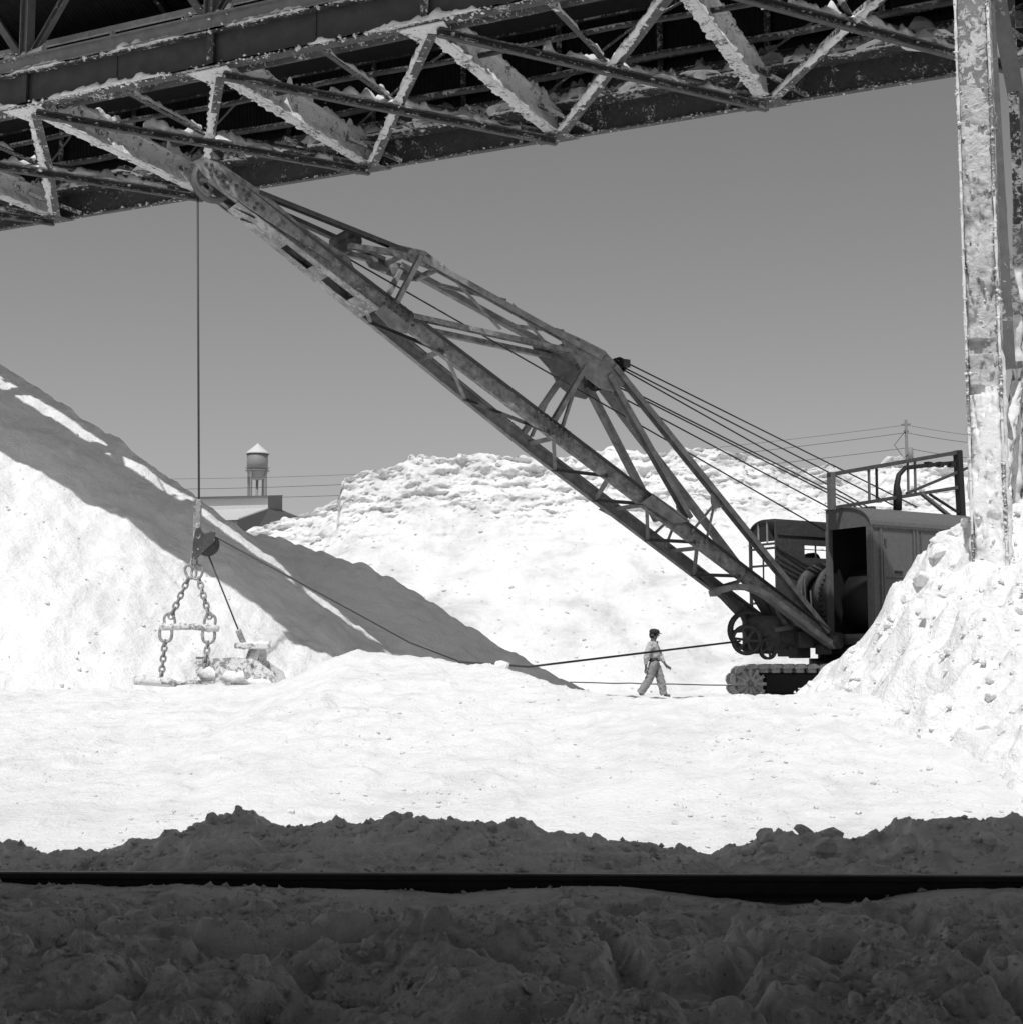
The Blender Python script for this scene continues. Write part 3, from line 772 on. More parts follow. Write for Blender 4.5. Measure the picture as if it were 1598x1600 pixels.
# near side truss above the girder: posts, diagonals, hand rail
for i, s in enumerate(ST):
    m = MB(); m.ibeam(B(s, N0 + .12, .93), B(s, N0 + .12, 3.6), .2, .18, .02, DV)
    part('post', m, M['fascia'], br)
    m = MB(); m.crust(B(s - .45, N0 + .1, .935), B(s + .45, N0 + .1, .935), .24, .17, seed=80 + i)
    part('dust_heap', m, M['deposit'], br, True)
    for sg in (-1, 1):
        m = MB(); m.channel(B(s + sg * .12, N0 + .16, .95), B(s + sg * 2.05, N0 + .16, 3.5), .1, .13, .02)
        part('diagonal', m, M['column_side'], br)
    for ds in (1.2, 2.9):
        m = MB(); m.beam(B(s + ds, N0 + 1.0, 1.0), B(s + ds, N0 + 1.0, 1.62), .1, .05, DV)
        part('rail_post', m, M['rail_bar'], br)
m = MB(); m.beam(B(S_A, N0 + 1.0, 1.67), B(S_B, N0 + 1.0, 1.67), .06, .11)
part('hand_rail', m, M['rail_bar'], br)
m = MB(); m.beam(B(S_A, N0 + .12, 3.62), B(S_B, N0 + .12, 3.62), .25, .25)
part('top_chord', m, M['girder'], br)
# far side posts and girts before the sheet wall
for i, s in enumerate(ST):
    for ds in (0, 2.08):
        m = MB(); m.angle(B(s + ds, F0 - .12, .85), B(s + ds, F0 - .12, 3.5), .1, .1, .02)
        part('post', m, M['brace_dark'], br)
for z in (1.25, 2.3):
    m = MB(); m.beam(B(S_A, F0 - .16, z), B(S_B, F0 - .16, z), .05, .08)
    part('girt', m, M['brace_dark'], br)
# corrugated sheets, one mesh shared along the wall and one along each roof slope
def sheet(name, a, b, c, waves=8, amp=.018):
    """corrugated sheet spanned by a->b (across the waves) and a->c (along them)"""
    mb = MB(); a, b, c = Vector(a), Vector(b), Vector(c); n = waves * 4
    nor = (b - a).cross(c - a).normalized()
    vs = []
    for k in range(n + 1):
        off = nor * (amp * math.sin(2 * math.pi * k / 4 + .6))
        vs += [a + (b - a) * (k / n) + off, c + (b - a) * (k / n) + off]
    mb.add(vs, [(2 * k, 2 * k + 2, 2 * k + 3, 2 * k + 1) for k in range(n)])
    return mb
SHW = 0.8
nsh = int((S_B - S_A) / SHW)
protos = [('wall_sheet', sheet('w', B(0, F0 + .03, .06), B(SHW + .03, F0 + .03, .06), B(0, F0 + .03, 3.0))),
          ('roof_sheet', sheet('r1', B(0, F0 + .35, 2.75), B(SHW + .03, F0 + .35, 2.75), B(0, 22.6, 4.3))),
          ('roof_sheet', sheet('r2', B(0, 22.62, 4.32), B(SHW + .03, 22.62, 4.32), B(0, 20.5, 3.82))),
          ('awning_sheet', sheet('r3', B(0, 20.42, 2.95), B(SHW + .03, 20.42, 2.95), B(0, 18.15, 2.45)))]
for nm, mb in protos:
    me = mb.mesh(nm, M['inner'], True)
    for k in range(nsh):
        o = link(nm, me, br); o.location = DV * (S_A + k * SHW) + Vector((0, 0, .004 * (k % 2)))
for i, s in enumerate(ST):                              # rafters
    m = MB(); m.beam(B(s, F0 + .2, 2.7), B(s, 22.6, 4.2), .1, .14); m.beam(B(s, 22.6, 4.2), B(s, 20.5, 3.64), .1, .14); m.beam(B(s, 20.6, 2.98), B(s, 18.2, 2.38), .1, .12)
    part('rafter', m, M['girder'], br)
# belt hood running inside
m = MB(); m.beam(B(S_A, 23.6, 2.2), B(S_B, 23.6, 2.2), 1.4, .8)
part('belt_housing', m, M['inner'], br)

# ragged flakes of crust clinging to the members, too many to count
fp = []
def along(a, b, n, r):
    t = rng.random(n)[:, None]; return np.array(a[:]) * (1 - t) + np.array(b[:]) * t + rng.normal(0, 1, (n, 3)) * np.array(r)
for i, s in enumerate(ST):
    fp.append(along(B(s, N0 + .3, .03), B(s, F0 - .2, .03), 170, (.05, .05, .02)))
    fp.append(along(B(s, N0 + .6, .3), B(s, F0 - .2, .35), 120, (.03, .03, .13)))
    if i + 1 < len(ST):
        fp.append(along(B(s, N0 + .3, .0), B(ST[i + 1], F0 - .2, .0), 150, (.04, .04, .04)))
        fp.append(along(B(s, F0 - .08, .03), B(ST[i + 1], F0 - .08, .03), 110, (.03, .03, .015)))
        fp.append(along(B(s, F0 - .42, .6), B(ST[i + 1], F0 - .42, .6), 170, (.06, .06, .03)))
        fp.append(along(B(s, N0 + .0, .03), B(ST[i + 1], N0 + .0, .03), 190, (.03, .03, .015)))
        fp.append(along(B(s, N0 - .03, .66), B(ST[i + 1], N0 - .03, .66), 170, (.03, .03, .02)))
        fp.append(along(B(s, 20.75, .53), B(ST[i + 1], 20.75, .53), 120, (.05, .05, .02)))
    if i > 0: fp.append(along(B(s - .2, N0 + .2, -.05), B(ST[i - 1], F0 - .2, -.05), 130, (.04, .04, .04)))
    fp.append(along(B(s - .4, N0 + .05, .95), B(s + .4, N0 + .05, .95), 60, (.1, .1, .05)))
fp = np.concatenate(fp)
grit('crust_flakes', fp, .022 * 4.6 ** (rng.random(len(fp)) ** 2.0), M['deposit'], br)
# ================================================================== support tower at the right
tw_base = B(ST[1], N0 + .12, -9.6)
tw = thing('support_tower', tw_base, 'tall steel support column thickly caked with white sulphur at the right edge', 'column')
def T(px, py, p): # the place at a pixel on the plane p metres off the column face
    r = ray(px, py); e = Vector((0, 0, EYE)); t = (N0 + p) / (r.x * PV.x + r.y * PV.y)
    return e + r * t
def colpt(z, ds, dp): return DV * (ST[1] - .12 + ds) + PV * (N0 + .15 + dp) + Vector((0, 0, z))
CZ0, CZ1 = 0.6, ZF + 3.6
cw, cd = .42, .30
for sg in (-1, 1):
    m = MB(); m.beam(colpt(CZ0, sg * cw / 2, 0), colpt(CZ1, sg * cw / 2, 0), .03, cd, PV)
    part('column_flange', m, M['column'], tw)
m = MB(); m.beam(colpt(CZ0, 0, -.02), colpt(CZ1, 0, -.02), .02, cw - .034, DV)
web = part('column_web', m, M['column'], tw)
# caked dust on the web: a rough sheet that thickens downwards, broken by ledges
cu = np.linspace(-cw / 2 + .018, cw / 2 - .018, 26); cz = np.linspace(CZ0, ZF - 2.4, 420)
CU, CZ = np.meshgrid(cu, cz)
low = smooth(ZF - 2.2, ZF - 5.0, CZ)
thk = .006 + low * (.05 + .05 * fbm(CU / .3, CZ / .5, 4, 130) + .05 * clods(CU / .22, CZ / .3, 131, .6)) + .05 * smooth(ZF - 5.5, ZF - 7.5, CZ)
thk = thk + .05 * low * (fbm(CU / .15, CZ / .8, 3, 133) > .12)
edge = np.minimum(1, (np.abs(np.abs(CU) - cw / 2) / .05))
thk = np.clip(thk * (.4 + .6 * edge), .0, .14) - .02 * smooth(.25, .5, fbm(CU / .35 + 7, CZ / .25, 3, 134)) * (1 - low)
thk = np.where((CZ > 5.55) & (CZ < 5.72), np.minimum(thk, .012), thk)
thk = np.where((CZ > 5.0) & (CZ < 5.12) & (CU > 0), np.minimum(thk, .012), thk)
bx = DV.x * (ST[1] - .12 + CU) + PV.x * (N0 + .15 - .032 - thk); by = DV.y * (ST[1] - .12 + CU) + PV.y * (N0 + .15 - .032 - thk)
cut = int(np.searchsorted(cz, 5.1))  # above this height the crust colour is darkened to stand for shade
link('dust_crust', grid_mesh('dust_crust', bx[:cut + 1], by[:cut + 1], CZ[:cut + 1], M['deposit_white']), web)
link('shade_crust', grid_mesh('shade_crust', bx[cut:], by[cut:], CZ[cut:], M['deposit_shade']), web)
m = MB()
for sg in (-1, 1):
    m.crust(colpt(ZF - .8, sg * cw / 2, -cd / 2), colpt(CZ0, sg * cw / 2, -cd / 2), .05, .028, up=-PV, seed=90 + sg, gap=.42)
    m.crust(colpt(6.2, sg * (cw / 2 + .015), -.02), colpt(CZ0, sg * (cw / 2 + .015), -.02), .2, .05, up=DV * sg, seed=93 + sg, gap=.3)
part('dust_crust', m, M['deposit'], tw, True)
cfp = []
for sg in (-1, 1): cfp.append(along(colpt(CZ0 + 1, sg * cw / 2, -cd / 2), colpt(ZF - 1, sg * cw / 2, -cd / 2), 300, (.008, .008, .1)))
cfp.append(np.stack([bx.ravel(), by.ravel(), CZ.ravel()], -1)[rng.random(bx.size) < .022])
cfp = np.concatenate(cfp)
grit('crust_flakes', cfp, .018 * 4.0 ** (rng.random(len(cfp)) ** 2.5), M['deposit'], tw)
# bracing towards the far leg
far_leg = [T(1640, -60, 4.9), T(1655, 900, 4.9)]
m = MB(); m.ibeam(Vector((far_leg[0].x, far_leg[0].y, CZ1)), Vector((far_leg[0].x, far_leg[0].y, .4)), .4, .3, .03, DV)
part('far_leg', m, M['column'], tw)
def strut(a, b, w, h, mt, up=None, nm='strut'):
    mm = MB(); mm.channel(a, b, w, h, .02, up or DV)
    return part(nm, mm, M[mt], tw)
strut(T(1541, -30, .45), T(1576, 575, .9), .05, .17, 'column_side', nm='knee_plate')
strut(T(1546, 580, .6), T(1592, 575, 2.4), .1, .14, 'column_side', nm='cross_strut')
strut(T(1590, 590, 2.3), T(1552, 830, .5), .12, .17, 'column')
strut(T(1545, 300, .45), T(1598, 520, 2.6), .1, .13, 'column')
strut(T(1556, -10, .8), T(1606, 250, 2.8), .12, .22, 'column_side')
strut(T(1576, -10, 1.6), T(1592, 350, 2.4), .06, .14, 'brace')
strut(T(1592, 300, 2.4), T(1590, 900, 2.4), .12, .18, 'column')
strut(T(1548, 178, .5), T(1566, 330, 1.2), .08, .12, 'column')
strut(T(1552, 44, 2.9), T(1640, 40, 4.6), .1, .1, 'brace_dark', nm='cross_strut')
m = MB(); m.crust(T(1588, 598, 2.25), T(1556, 815, .55), .2, .12, up=-PV, seed=97)
m.crust(T(1590, 420, 2.35), T(1588, 880, 2.35), .18, .1, up=-PV, seed=98)
part('dust_crust', m, M['deposit'], tw, True)

# ================================================================== unseen roof added over the camera to shade the foreground
sh = thing('shade_roof', (0, -4, 0), 'wide dark unseen roof added overhead to shade the foreground', 'shade roof')
RZ0 = 6.3
e0 = Vector((-16, 8.85, RZ0)); e1 = Vector((16, 7.75, RZ0))
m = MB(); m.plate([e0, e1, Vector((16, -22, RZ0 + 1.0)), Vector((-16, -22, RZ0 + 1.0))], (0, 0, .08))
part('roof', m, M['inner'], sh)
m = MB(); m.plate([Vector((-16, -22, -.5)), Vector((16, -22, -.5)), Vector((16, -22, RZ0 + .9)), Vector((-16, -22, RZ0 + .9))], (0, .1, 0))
part('shade_wall', m, M['inner'], sh)  # unseen wall added behind to keep the foreground dark
for sg in (-1, 1):
    m = MB(); m.beam((sg * 13, 6.5, -.4), (sg * 13, 6.5, RZ0 - .02), .3, .3)
    part('post', m, M['girder'], sh)
# ================================================================== dragline excavator
PHI = math.radians(32)
FV_ = Vector((-math.cos(PHI), -math.sin(PHI), 0))        # boom heading
NV_ = Vector((math.sin(PHI), -math.cos(PHI), 0))         # sideways, towards the camera
_r = at(1303, 1003, 32.0)
Q0 = Vector((_r.x, _r.y, 0)) - NV_ * .72
def cr(px, py, n):
    """place at a photo pixel, n metres sideways from the machine's centre plane"""
    r = ray(px, py); o = Vector((0, 0, EYE))
    t = (Q0.dot(NV_) + n) / (r.x * NV_.x + r.y * NV_.y)
    return o + r * t
def L(f, n, z): return Vector((Q0.x, Q0.y, 0)) + FV_ * f + NV_ * n + Vector((0, 0, z))
def fof(p): return (p - Q0).dot(FV_)
GZc = 0.66
ex = thing('dragline_excavator', L(0, 0, GZc), 'dragline excavator with lattice boom and dark machinery house beside the white stockpile', 'excavator')
UPV = Vector((0, 0, 1))
def nA(px): return float(np.interp(px, [330, 430, 570, 880, 1303], [.24, .30, .42, .64, .72]))
def A(px, dn=0.0): return cr(px, 1003 - .757 * (1303 - px) , nA(px) + dn)
def mir(p, k=1.0):                                        # the same place on the far side of the boom
    n = (p - Q0).dot(NV_)
    return p - NV_ * (2 * n * k)
def Bf(px): return mir(A(px))
# --- boom chords
boomdir = (A(330) - A(1303)).normalized()
for far in (0, 1):
    m = MB()
    P = [A(x) for x in (1303, 1090, 880, 720, 570, 440, 335)]
    if far: P = [mir(p) for p in P]
    upb = (boomdir.cross(NV_)).normalized()
    if upb.z < 0: upb = -upb
    for a, b in zip(P[:-1], P[1:]): m.channel(a - NV_ * .05, b - NV_ * .05, .12, .27, .022, upb, side=1 if not far else -1)
    c = part('boom_chord', m, M['boom'] if far else M['boom_stain'], ex)
    m = MB()
    for a, b in zip(P[:-1], P[1:]):
        m.beam(a + upb * .137, b + upb * .137, .16, .012, upb)
    part('cover_strip', m, M['boom_dark'], c)
# bolts proud of the chords at the splices
m = MB()
for px in list(range(835, 885, 7)) + list(range(600, 650, 9)):
    for far in (0, 1):
        p = A(px); p = mir(p) if far else p
        for sgn in (-1, 1): m.beam(p + upb * (.06 * sgn) + NV_ * .05 * (1 - 2 * far) - NV_ * .02, p + upb * (.06 * sgn) + NV_ * (.10 * (1 - 2 * far)), .045, .045)
        m.beam(p + upb * .14, p + upb * .18, .04, .04, NV_)
bo = part('bolt', m, M['boom_dark'], ex); bo['kind'] = 'stuff'
# splice plates at the lower chord and side plates near the head
def on_side(poly, n, t=.02, far=False):
    P = [cr(x, y, n if not callable(n) else n(x)) for x, y in poly]
    if far: P = [mir(p) for p in P]
    mm = MB(); mm.plate(P, NV_ * t); return mm
HEAD = [(302, 252), (318, 245), (347, 257), (418, 305), (470, 352), (545, 402), (556, 424), (520, 412), (430, 352), (380, 318), (322, 276)]
for far in (0, 1):
    part('head_plate', on_side(HEAD, .33, .03, far), M['boom_stain'], ex)
m = MB()
for px, py in [(322, 256), (331, 257), (328, 264), (337, 266), (345, 268), (341, 275), (352, 275), (360, 282), (356, 290), (370, 290), (381, 297), (390, 305), (386, 312), (402, 318), (412, 326), (398, 325), (330, 272), (349, 284)]:
    p = cr(px, py, .35); m.lathe(p, NV_, [(0, .035), (.02, .03), (.03, .0)], 8)
rv = part('rivet', m, M['boom_dark'], ex); rv['kind'] = 'stuff'
# pale dusty plates under the boom between the chords, open slots between them
und = -upb * .16
def under(px0, px1, e0, e1, mt='boom_pale'):
    a, b = A(px0) + und, A(px1) + und; c, d = Bf(px1) + und, Bf(px0) + und
    mm = MB(); mm.plate([a.lerp(d, e0), b.lerp(c, e0), b.lerp(c, e1), a.lerp(d, e1)], upb * .015)
    part('bottom_plate', mm, M[mt], ex)
under(380, 600, .0, .30); under(380, 600, .72, 1.02)
for a, b in ((380, 462), (505, 528), (570, 600)): under(a, b, .305, .715)
# zigzag lacing on the underside
zz = [A(562), Bf(616), A(697), Bf(775), A(865), Bf(925), A(953), Bf(990), A(1011), Bf(1075), A(1090), Bf(1150), A(1160)]
for i, (a, b) in enumerate(zip(zz[:-1], zz[1:])):
    m = MB(); m.angle(a + und * .8, b + und * .8, .075, .075, .014)
    part('lacing_bar', m, M['boom_dark'] if i % 2 else M['boom'], ex)
# protruding lacing ends seen under the head
for a, b in (((376, 344), (443, 364)), ((352, 318), (398, 342))):
    m = MB(); m.angle(cr(*a, -.2), cr(*b, .2), .06, .06, .014); part('lacing_bar', m, M['boom_dark'], ex)
# --- upper frame: apex, top chords, struts
def member(name, a, b, w, h, mt, far2=True, up=None):
    for far in ((0, 1) if far2 else (0,)):
        p, q = (mir(a), mir(b)) if far else (a, b)
        mm = MB(); mm.channel(p, q, w, h, .016, up or NV_, side=1 - 2 * far)
        part(name, mm, M[mt], ex, bevel=.004)
AP = lambda x, y: cr(x, y, .48)
member('top_chord', AP(660, 400), AP(940, 556), .12, .15, 'boom')
member('top_link', cr(405, 298, .3), AP(636, 390), .08, .15, 'boom_dark')
member('strut', AP(952, 584), cr(1079, 808, .6), .12, .17, 'boom')
member('strut', AP(960, 570), cr(1294, 985, .68), .12, .18, 'boom')
member('strut', AP(917, 575), cr(866, 662, .6), .1, .14, 'boom')
member('strut', AP(905, 590), cr(880, 668, .6), .06, .07, 'boom')
member('diagonal', cr(645, 490, .5), AP(905, 548), .1, .14, 'boom_stain')
member('strut', AP(660, 402), cr(622, 476, .46), .09, .13, 'boom')
member('diagonal', cr(545, 380, .36), AP(625, 392), .1, .13, 'boom_stain')
for far in (0, 1):
    part('gusset_plate', on_side([(868, 512), (905, 528), (944, 548), (968, 575), (975, 600), (958, 612), (935, 606), (915, 590), (900, 562), (880, 540)], .5, .025, far), M['boom'], ex)
    part('gusset_plate', on_side([(607, 386), (625, 383), (664, 392), (700, 420), (672, 421), (640, 409), (615, 398)], .5, .025, far), M['boom_stain'], ex)
    if not far: part('gusset_plate', on_side([(586, 488), (600, 476), (640, 506), (636, 522), (610, 512)], lambda x: nA(x) + .06, .02, far), M['boom'], ex)
    part('gusset_plate', on_side([(1111, 770), (1118, 776), (1129, 792), (1114, 796), (1110, 784)], .58, .03, far), M['boom'], ex)
    part('gusset_plate', on_side([(1000, 786), (1020, 772), (1060, 800), (1078, 815), (1052, 818), (1025, 800)], lambda x: nA(x) + .06, .02, far), M['boom'], ex)
    for a, b in (((1114, 793), (1082, 832)), ((1116, 795), (1104, 850))):
        m = MB(); p, q = cr(*a, .58), cr(*b, nA(1095))
        if far: p, q = mir(p), mir(q)
        m.angle(p, q, .06, .06, .012); part('brace', m, M['boom'], ex)
for a, b in (((692, 420), (819, 500)), ((790, 472), (705, 425)), ((800, 478), (905, 540)), ((880, 520), (830, 495))):
    p, q = AP(*a), mir(AP(*b))
    m = MB(); m.angle(p, q, .07, .07, .014); part('top_lacing', m, M['boom_pale'], ex)
for px, py in ((640, 393), (690, 417), (900, 534), (945, 560)):
    p = AP(px, py); m = MB(); m.tube([p + NV_ * .05, mir(p) - NV_ * .05], .06, 8); part('cross_tube', m, M['boom_stain'], ex, True)
for px in (572, 700, 880, 1020, 1110):                   # cross ties between the chords
    m = MB(); m.angle(A(px), Bf(px), .08, .08, .014); part('cross_tie', m, M['boom'], ex)
# --- sheaves
def sheave(name, c, R, w, mt, spokes=5, axis=None):
    ax = axis or NV_
    mm = MB(); mm.lathe(c, ax, [(-w / 2, R * .78), (-w / 2, R), (-w * .2, R * .9), (w * .2, R * .9), (w / 2, R), (w / 2, R * .78), (-w / 2, R * .78)], 28)
    o = part(name, mm, M[mt], ex, True)
    mm = MB(); mm.lathe(c, ax, [(-w / 2, 0), (-w / 2, R * .22), (w / 2, R * .22), (w / 2, 0)], 12)
    x = Vector((0, 0, 1)); y = ax.cross(x)
    for k in range(spokes):
        a = 2 * math.pi * k / spokes + .4; d = x * math.cos(a) + y * math.sin(a)
        mm.beam(c + d * R * .18, c + d * R * .8, R * .16, w * .5, ax)
    part('spokes', mm, M[mt], o)
    return o
tipc = cr(333, 283, 0)
sheave('point_sheave', tipc, .385, .14, 'house')
TIPZ = tipc.y
m = MB(); m.tube([tipc + NV_ * .42, tipc - NV_ * .42], .06, 10); part('sheave_pin', m, M['boom_dark'], ex, True)
for px, py, r_ in ((542, 382, .15), (534, 372, .1)):
    m = MB(); c = cr(px, py, 0); m.lathe(c, NV_, [(-.34, 0), (-.34, r_), (.34, r_), (.34, 0)], 16); part('rope_roller', m, M['boom_dark'], ex, True)
for px, py in ((966, 571), (930, 598)):
    for n in (-.16, 0, .16): sheave('suspension_sheave', cr(px, py, .1 + n), .17, .1, 'black', 4)
    m = MB(); c = cr(px, py, .1); m.beam(c + NV_ * .3 , c - NV_ * .3, .16, .16); part('sheave_block', m, M['iron'], ex)
# --- machinery house (near side)
n_w, n_i = 1.6, .22
f0 = fof(cr(1364, 900, n_w))
z_b, z_e, z_t = cr(1366, 990, n_w).z, cr(1363, 819, n_w).z, cr(1300, 797, n_i).z
fb_ = f0 - 3.6
def arch(n0, n1, zt, ze, k=8):
    """roof outline from the inner edge to the outer eave"""
    out = [(n0, zt), (n0 + (n1 - n0) * .4, zt + .01)]
    for i in range(1, k + 1):
        t = i / k
        out.append((n0 + (n1 - n0) * (.4 + .6 * math.sin(t * math.pi / 2)), ze + (zt + .01 - ze) * math.cos(t * math.pi / 2) ** 1.0))
    return out
ar = arch(n_i, n_w, z_t, z_e)
m = MB()                                                  # curved roof as a shell
t_ = .03; vs = []
for f in (f0 + .05, fb_):
    vs += [L(f, n, z) for n, z in ar] + [L(f, n, z - t_) for n, z in reversed(ar)]
k = len(ar) * 2
m.add(vs, [(i, (i + 1) % k, k + (i + 1) % k, k + i) for i in range(k)] + [tuple(range(k - 1, -1, -1)), tuple(range(k, 2 * k))])
rf = part('house_roof', m, M['house'], ex)
m = MB(); m.beam(L(f0, n_w + .03, z_e - .045), L(fb_, n_w + .03, z_e - .045), .03, .07)
part('eave_strip', m, M['cab'], rf)
m = MB(); m.plate([L(f0, n_w, z_b), L(fb_, n_w, z_b), L(fb_, n_w, z_e - .035), L(f0, n_w, z_e - .035)], NV_ * .03)
wl = part('side_wall', m, M['house'], ex)
fd0, fd1 = f0 - .28, fof(cr(1424, 900, n_w))
zm = cr(1395, 904, n_w).z
for za_, zb__ in ((zm + .02, z_e - .2), (z_b + .04, zm - .02)):
    m = MB(); m.plate([L(fd0, n_w + .03, za_), L(fd1, n_w + .03, za_), L(fd1, n_w + .03, zb__), L(fd0, n_w + .03, zb__)], NV_ * .03)
    dp = part('door_panel', m, M['house'], ex, bevel=.008)
m = MB(); m.beam(L((fd0 + fd1) / 2 - .1, n_w + .06, zm + .14), L((fd0 + fd1) / 2 + .12, n_w + .06, zm + .14), .03, .05); part('handle', m, M['black'], dp)
for f in (fd0 + .06, fd1 - .06, fd1 - .16):
    m = MB(); m.beam(L(f, n_w + .03, z_b), L(f, n_w + .03, z_e - .09), .05, .05, FV_); part('door_frame', m, M['house'], ex)
# front: corner post, inner post, fascia over the open doorway, sill
zd = cr(1335, 826, .9).z
fas = [(n_i, zd)] + [(n, z - t_) for n, z in ar if z - t_ > zd + .02] + [(n_w - .02, zd)]
m = MB(); m.plate([L(f0, n, z) for n, z in fas], FV_ * .03); part('front_fascia', m, M['house'], ex)
m = MB(); m.beam(L(f0 - .01, n_w - .07, z_b), L(f0 - .01, n_w - .07, zd), .14, .1, FV_); part('corner_post', m, M['house'], ex)
m = MB(); m.beam(L(f0 - .01, n_i + .06, z_b - .1), L(f0 - .01, n_i + .06, zd), .12, .1, FV_); part('corner_post', m, M['house'], ex)
m = MB(); m.beam(L(f0 - .02, n_i, z_b - .06), L(f0 - .02, n_w + .03, z_b - .06), .14, .12); m.beam(L(f0, n_w + .02, z_b - .05), L(fb_, n_w + .02, z_b - .05), .06, .1); part('sill', m, M['house'], ex)
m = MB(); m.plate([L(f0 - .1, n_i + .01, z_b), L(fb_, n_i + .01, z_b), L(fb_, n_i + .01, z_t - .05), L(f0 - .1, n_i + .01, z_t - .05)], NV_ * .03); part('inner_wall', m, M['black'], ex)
m = MB(); m.plate([L(fb_ + .02, -1.6, z_b), L(fb_ + .02, n_w, z_b), L(fb_ + .02, n_w, z_e), L(fb_ + .02, n_i, z_t - .05), L(fb_ + .02, -1.6, z_e)], FV_ * .03); part('rear_wall', m, M['house'], ex)
m = MB(); m.plate([L(f0 + .1, -1.6, z_b - .16), L(f0 + .1, n_w, z_b - .16), L(fb_, n_w, z_b - .16), L(fb_, -1.6, z_b - .16)], (0, 0, .12)); part('deck', m, M['iron'], ex)
m = MB(); m.lathe(L(f0 - .9, .95, z_b + .75), NV_, [(-.5, 0), (-.5, .72), (.5, .72), (.5, 0)], 28); part('engine_flywheel', m, M['black'], ex, True)
# --- operator's cab (far side, set further forward)
c_n, c_o = -.72, -1.62
f1 = fof(cr(1213, 880, c_n)); fcb = f1 - 2.4
zc_t = cr(1218, 811, c_n).z; zc_e = cr(1180, 838, c_o).z; zc_b = z_b - .1
ar2 = arch(c_n, c_o, zc_t, zc_e)
m = MB(); vs = []
for f in (f1 + .04, fcb):
    vs += [L(f, n, z) for n, z in ar2] + [L(f, n, z - t_) for n, z in reversed(ar2)]
k = len(ar2) * 2
m.add(vs, [(i, (i + 1) % k, k + (i + 1) % k, k + i) for i in range(k)] + [tuple(range(k - 1, -1, -1)), tuple(range(k, 2 * k))])
part('cab_roof', m, M['cab'], ex)
# cab side wall in panels round its window opening
zw0, zw1 = cr(1270, 872, c_n).z, cr(1270, 853, c_n).z
fw0, fw1 = fof(cr(1256, 860, c_n)), fof(cr(1292, 860, c_n))
for (fa, fb2, za_, zb__) in ((f1, fw0, zc_b, zc_t - .04), (fw0, fw1, zc_b, zw0), (fw0, fw1, zw1, zc_t - .04), (fw1, fcb, zc_b, zc_t - .04)):
    m = MB(); m.plate([L(fa, c_n, za_), L(fb2, c_n, za_), L(fb2, c_n, zb__), L(fa, c_n, zb__)], NV_ * .03); part('cab_side_wall', m, M['cab'], ex)
m = MB(); m.beam(L((fw0 + fw1) / 2, c_n - .01, zw0), L((fw0 + fw1) / 2, c_n - .01, zw1), .03, .03, FV_); part('window_bar', m, M['cab'], ex)
m = MB(); m.beam(L(fw0, c_n - .01, (zw0 + zw1) / 2 + .05), L(fw1, c_n - .01, (zw0 + zw1) / 2 + .05), .02, .02); part('window_bar', m, M['cab'], ex)
m = MB(); m.lathe(L((fw0 + fw1) / 2 - .05, c_n - .2, zw0 - .06), NV_, [(-.1, 0), (-.1, .2), (.1, .2), (.1, 0)], 18); part('brake_drum', m, M['black'], ex, True)
m = MB(); m.beam(L(f1, c_n + .03, cr(1250, 836, c_n).z), L(fcb, c_n + .03, cr(1250, 836, c_n).z), .03, .06); part('cab_trim', m, M['cab'], ex)
zl0, zl1 = cr(1200, 848, c_n).z, cr(1200, 920, c_n).z
glp = [(c_n - .06, zl0 + .06)] + [(n, z - .07) for n, z in ar2[1:] if z - .07 > zl0 + .08] + [(c_o + .05, zl0 + .06)]
m = MB(); m.plate([L(f1 - .02, n, z) for n, z in glp], FV_ * .012); part('fanlight', m, M['glass'], ex)
for n in (c_n, c_o + .02):
    m = MB(); m.beam(L(f1, n, zc_b), L(f1, n, zc_t - .05 if n == c_n else zc_e), .06, .06, FV_); part('window_post', m, M['cab'], ex)
for i in range(1, 3):
    n = c_n + (c_o - c_n) * i / 3
    m = MB(); m.beam(L(f1, n, zl0), L(f1, n, float(np.interp(-n, [-q[0] for q in ar2], [q[1] for q in ar2])) - .04), .025, .03, FV_); part('mullion', m, M['rail_bar'], ex)
m = MB(); m.beam(L(f1, (c_n + c_o) / 2, zl1 - .2), L(f1, (c_n + c_o) / 2, zl0), .025, .03, FV_); part('mullion', m, M['cab'], ex)
for z in (zl0, zl0 - .1, zl1 + .55, zl1, zl1 - .3):
    m = MB(); m.beam(L(f1, c_n, z), L(f1, c_o, z), .04, .05); part('window_bar', m, M['cab'], ex)
m = MB(); m.plate([L(fcb, c_n, zc_b), L(fcb, c_o, zc_b), L(fcb, c_o, zc_e - .6), L(fcb, c_n, zc_t - .7)], FV_ * .03); part('cab_rear_wall', m, M['cab'], ex)
# --- drums between the cabs
dc = L(f1 - 1.25, 0, z_b + .82)
for n0, n1, R, mt in ((-.62, -.55, .84, 'iron'), (-.5, -.1, .5, 'black'), (-.06, 0.0, .8, 'iron'), (.05, .13, .72, 'iron')):
    m = MB(); m.lathe(L(fof(dc), 0, dc.z), NV_, [(n0, R * .55), (n0, R), (n1, R), (n1, R * .55), (n0, R * .55)] if R > .6 else [(n0, 0), (n0, R), (n1, R), (n1, 0)], 36); part('hoist_drum', m, M[mt], ex, True)
for f, h in ((f1 - 1.0, .55), (f1 - 2.0, .8)):
    m = MB(); m.box(L(f, -.3, z_b - .1 + h / 2), .5, .7, h, (FV_, NV_, UPV)); part('gear_case', m, M['iron'], ex, bevel=.03)
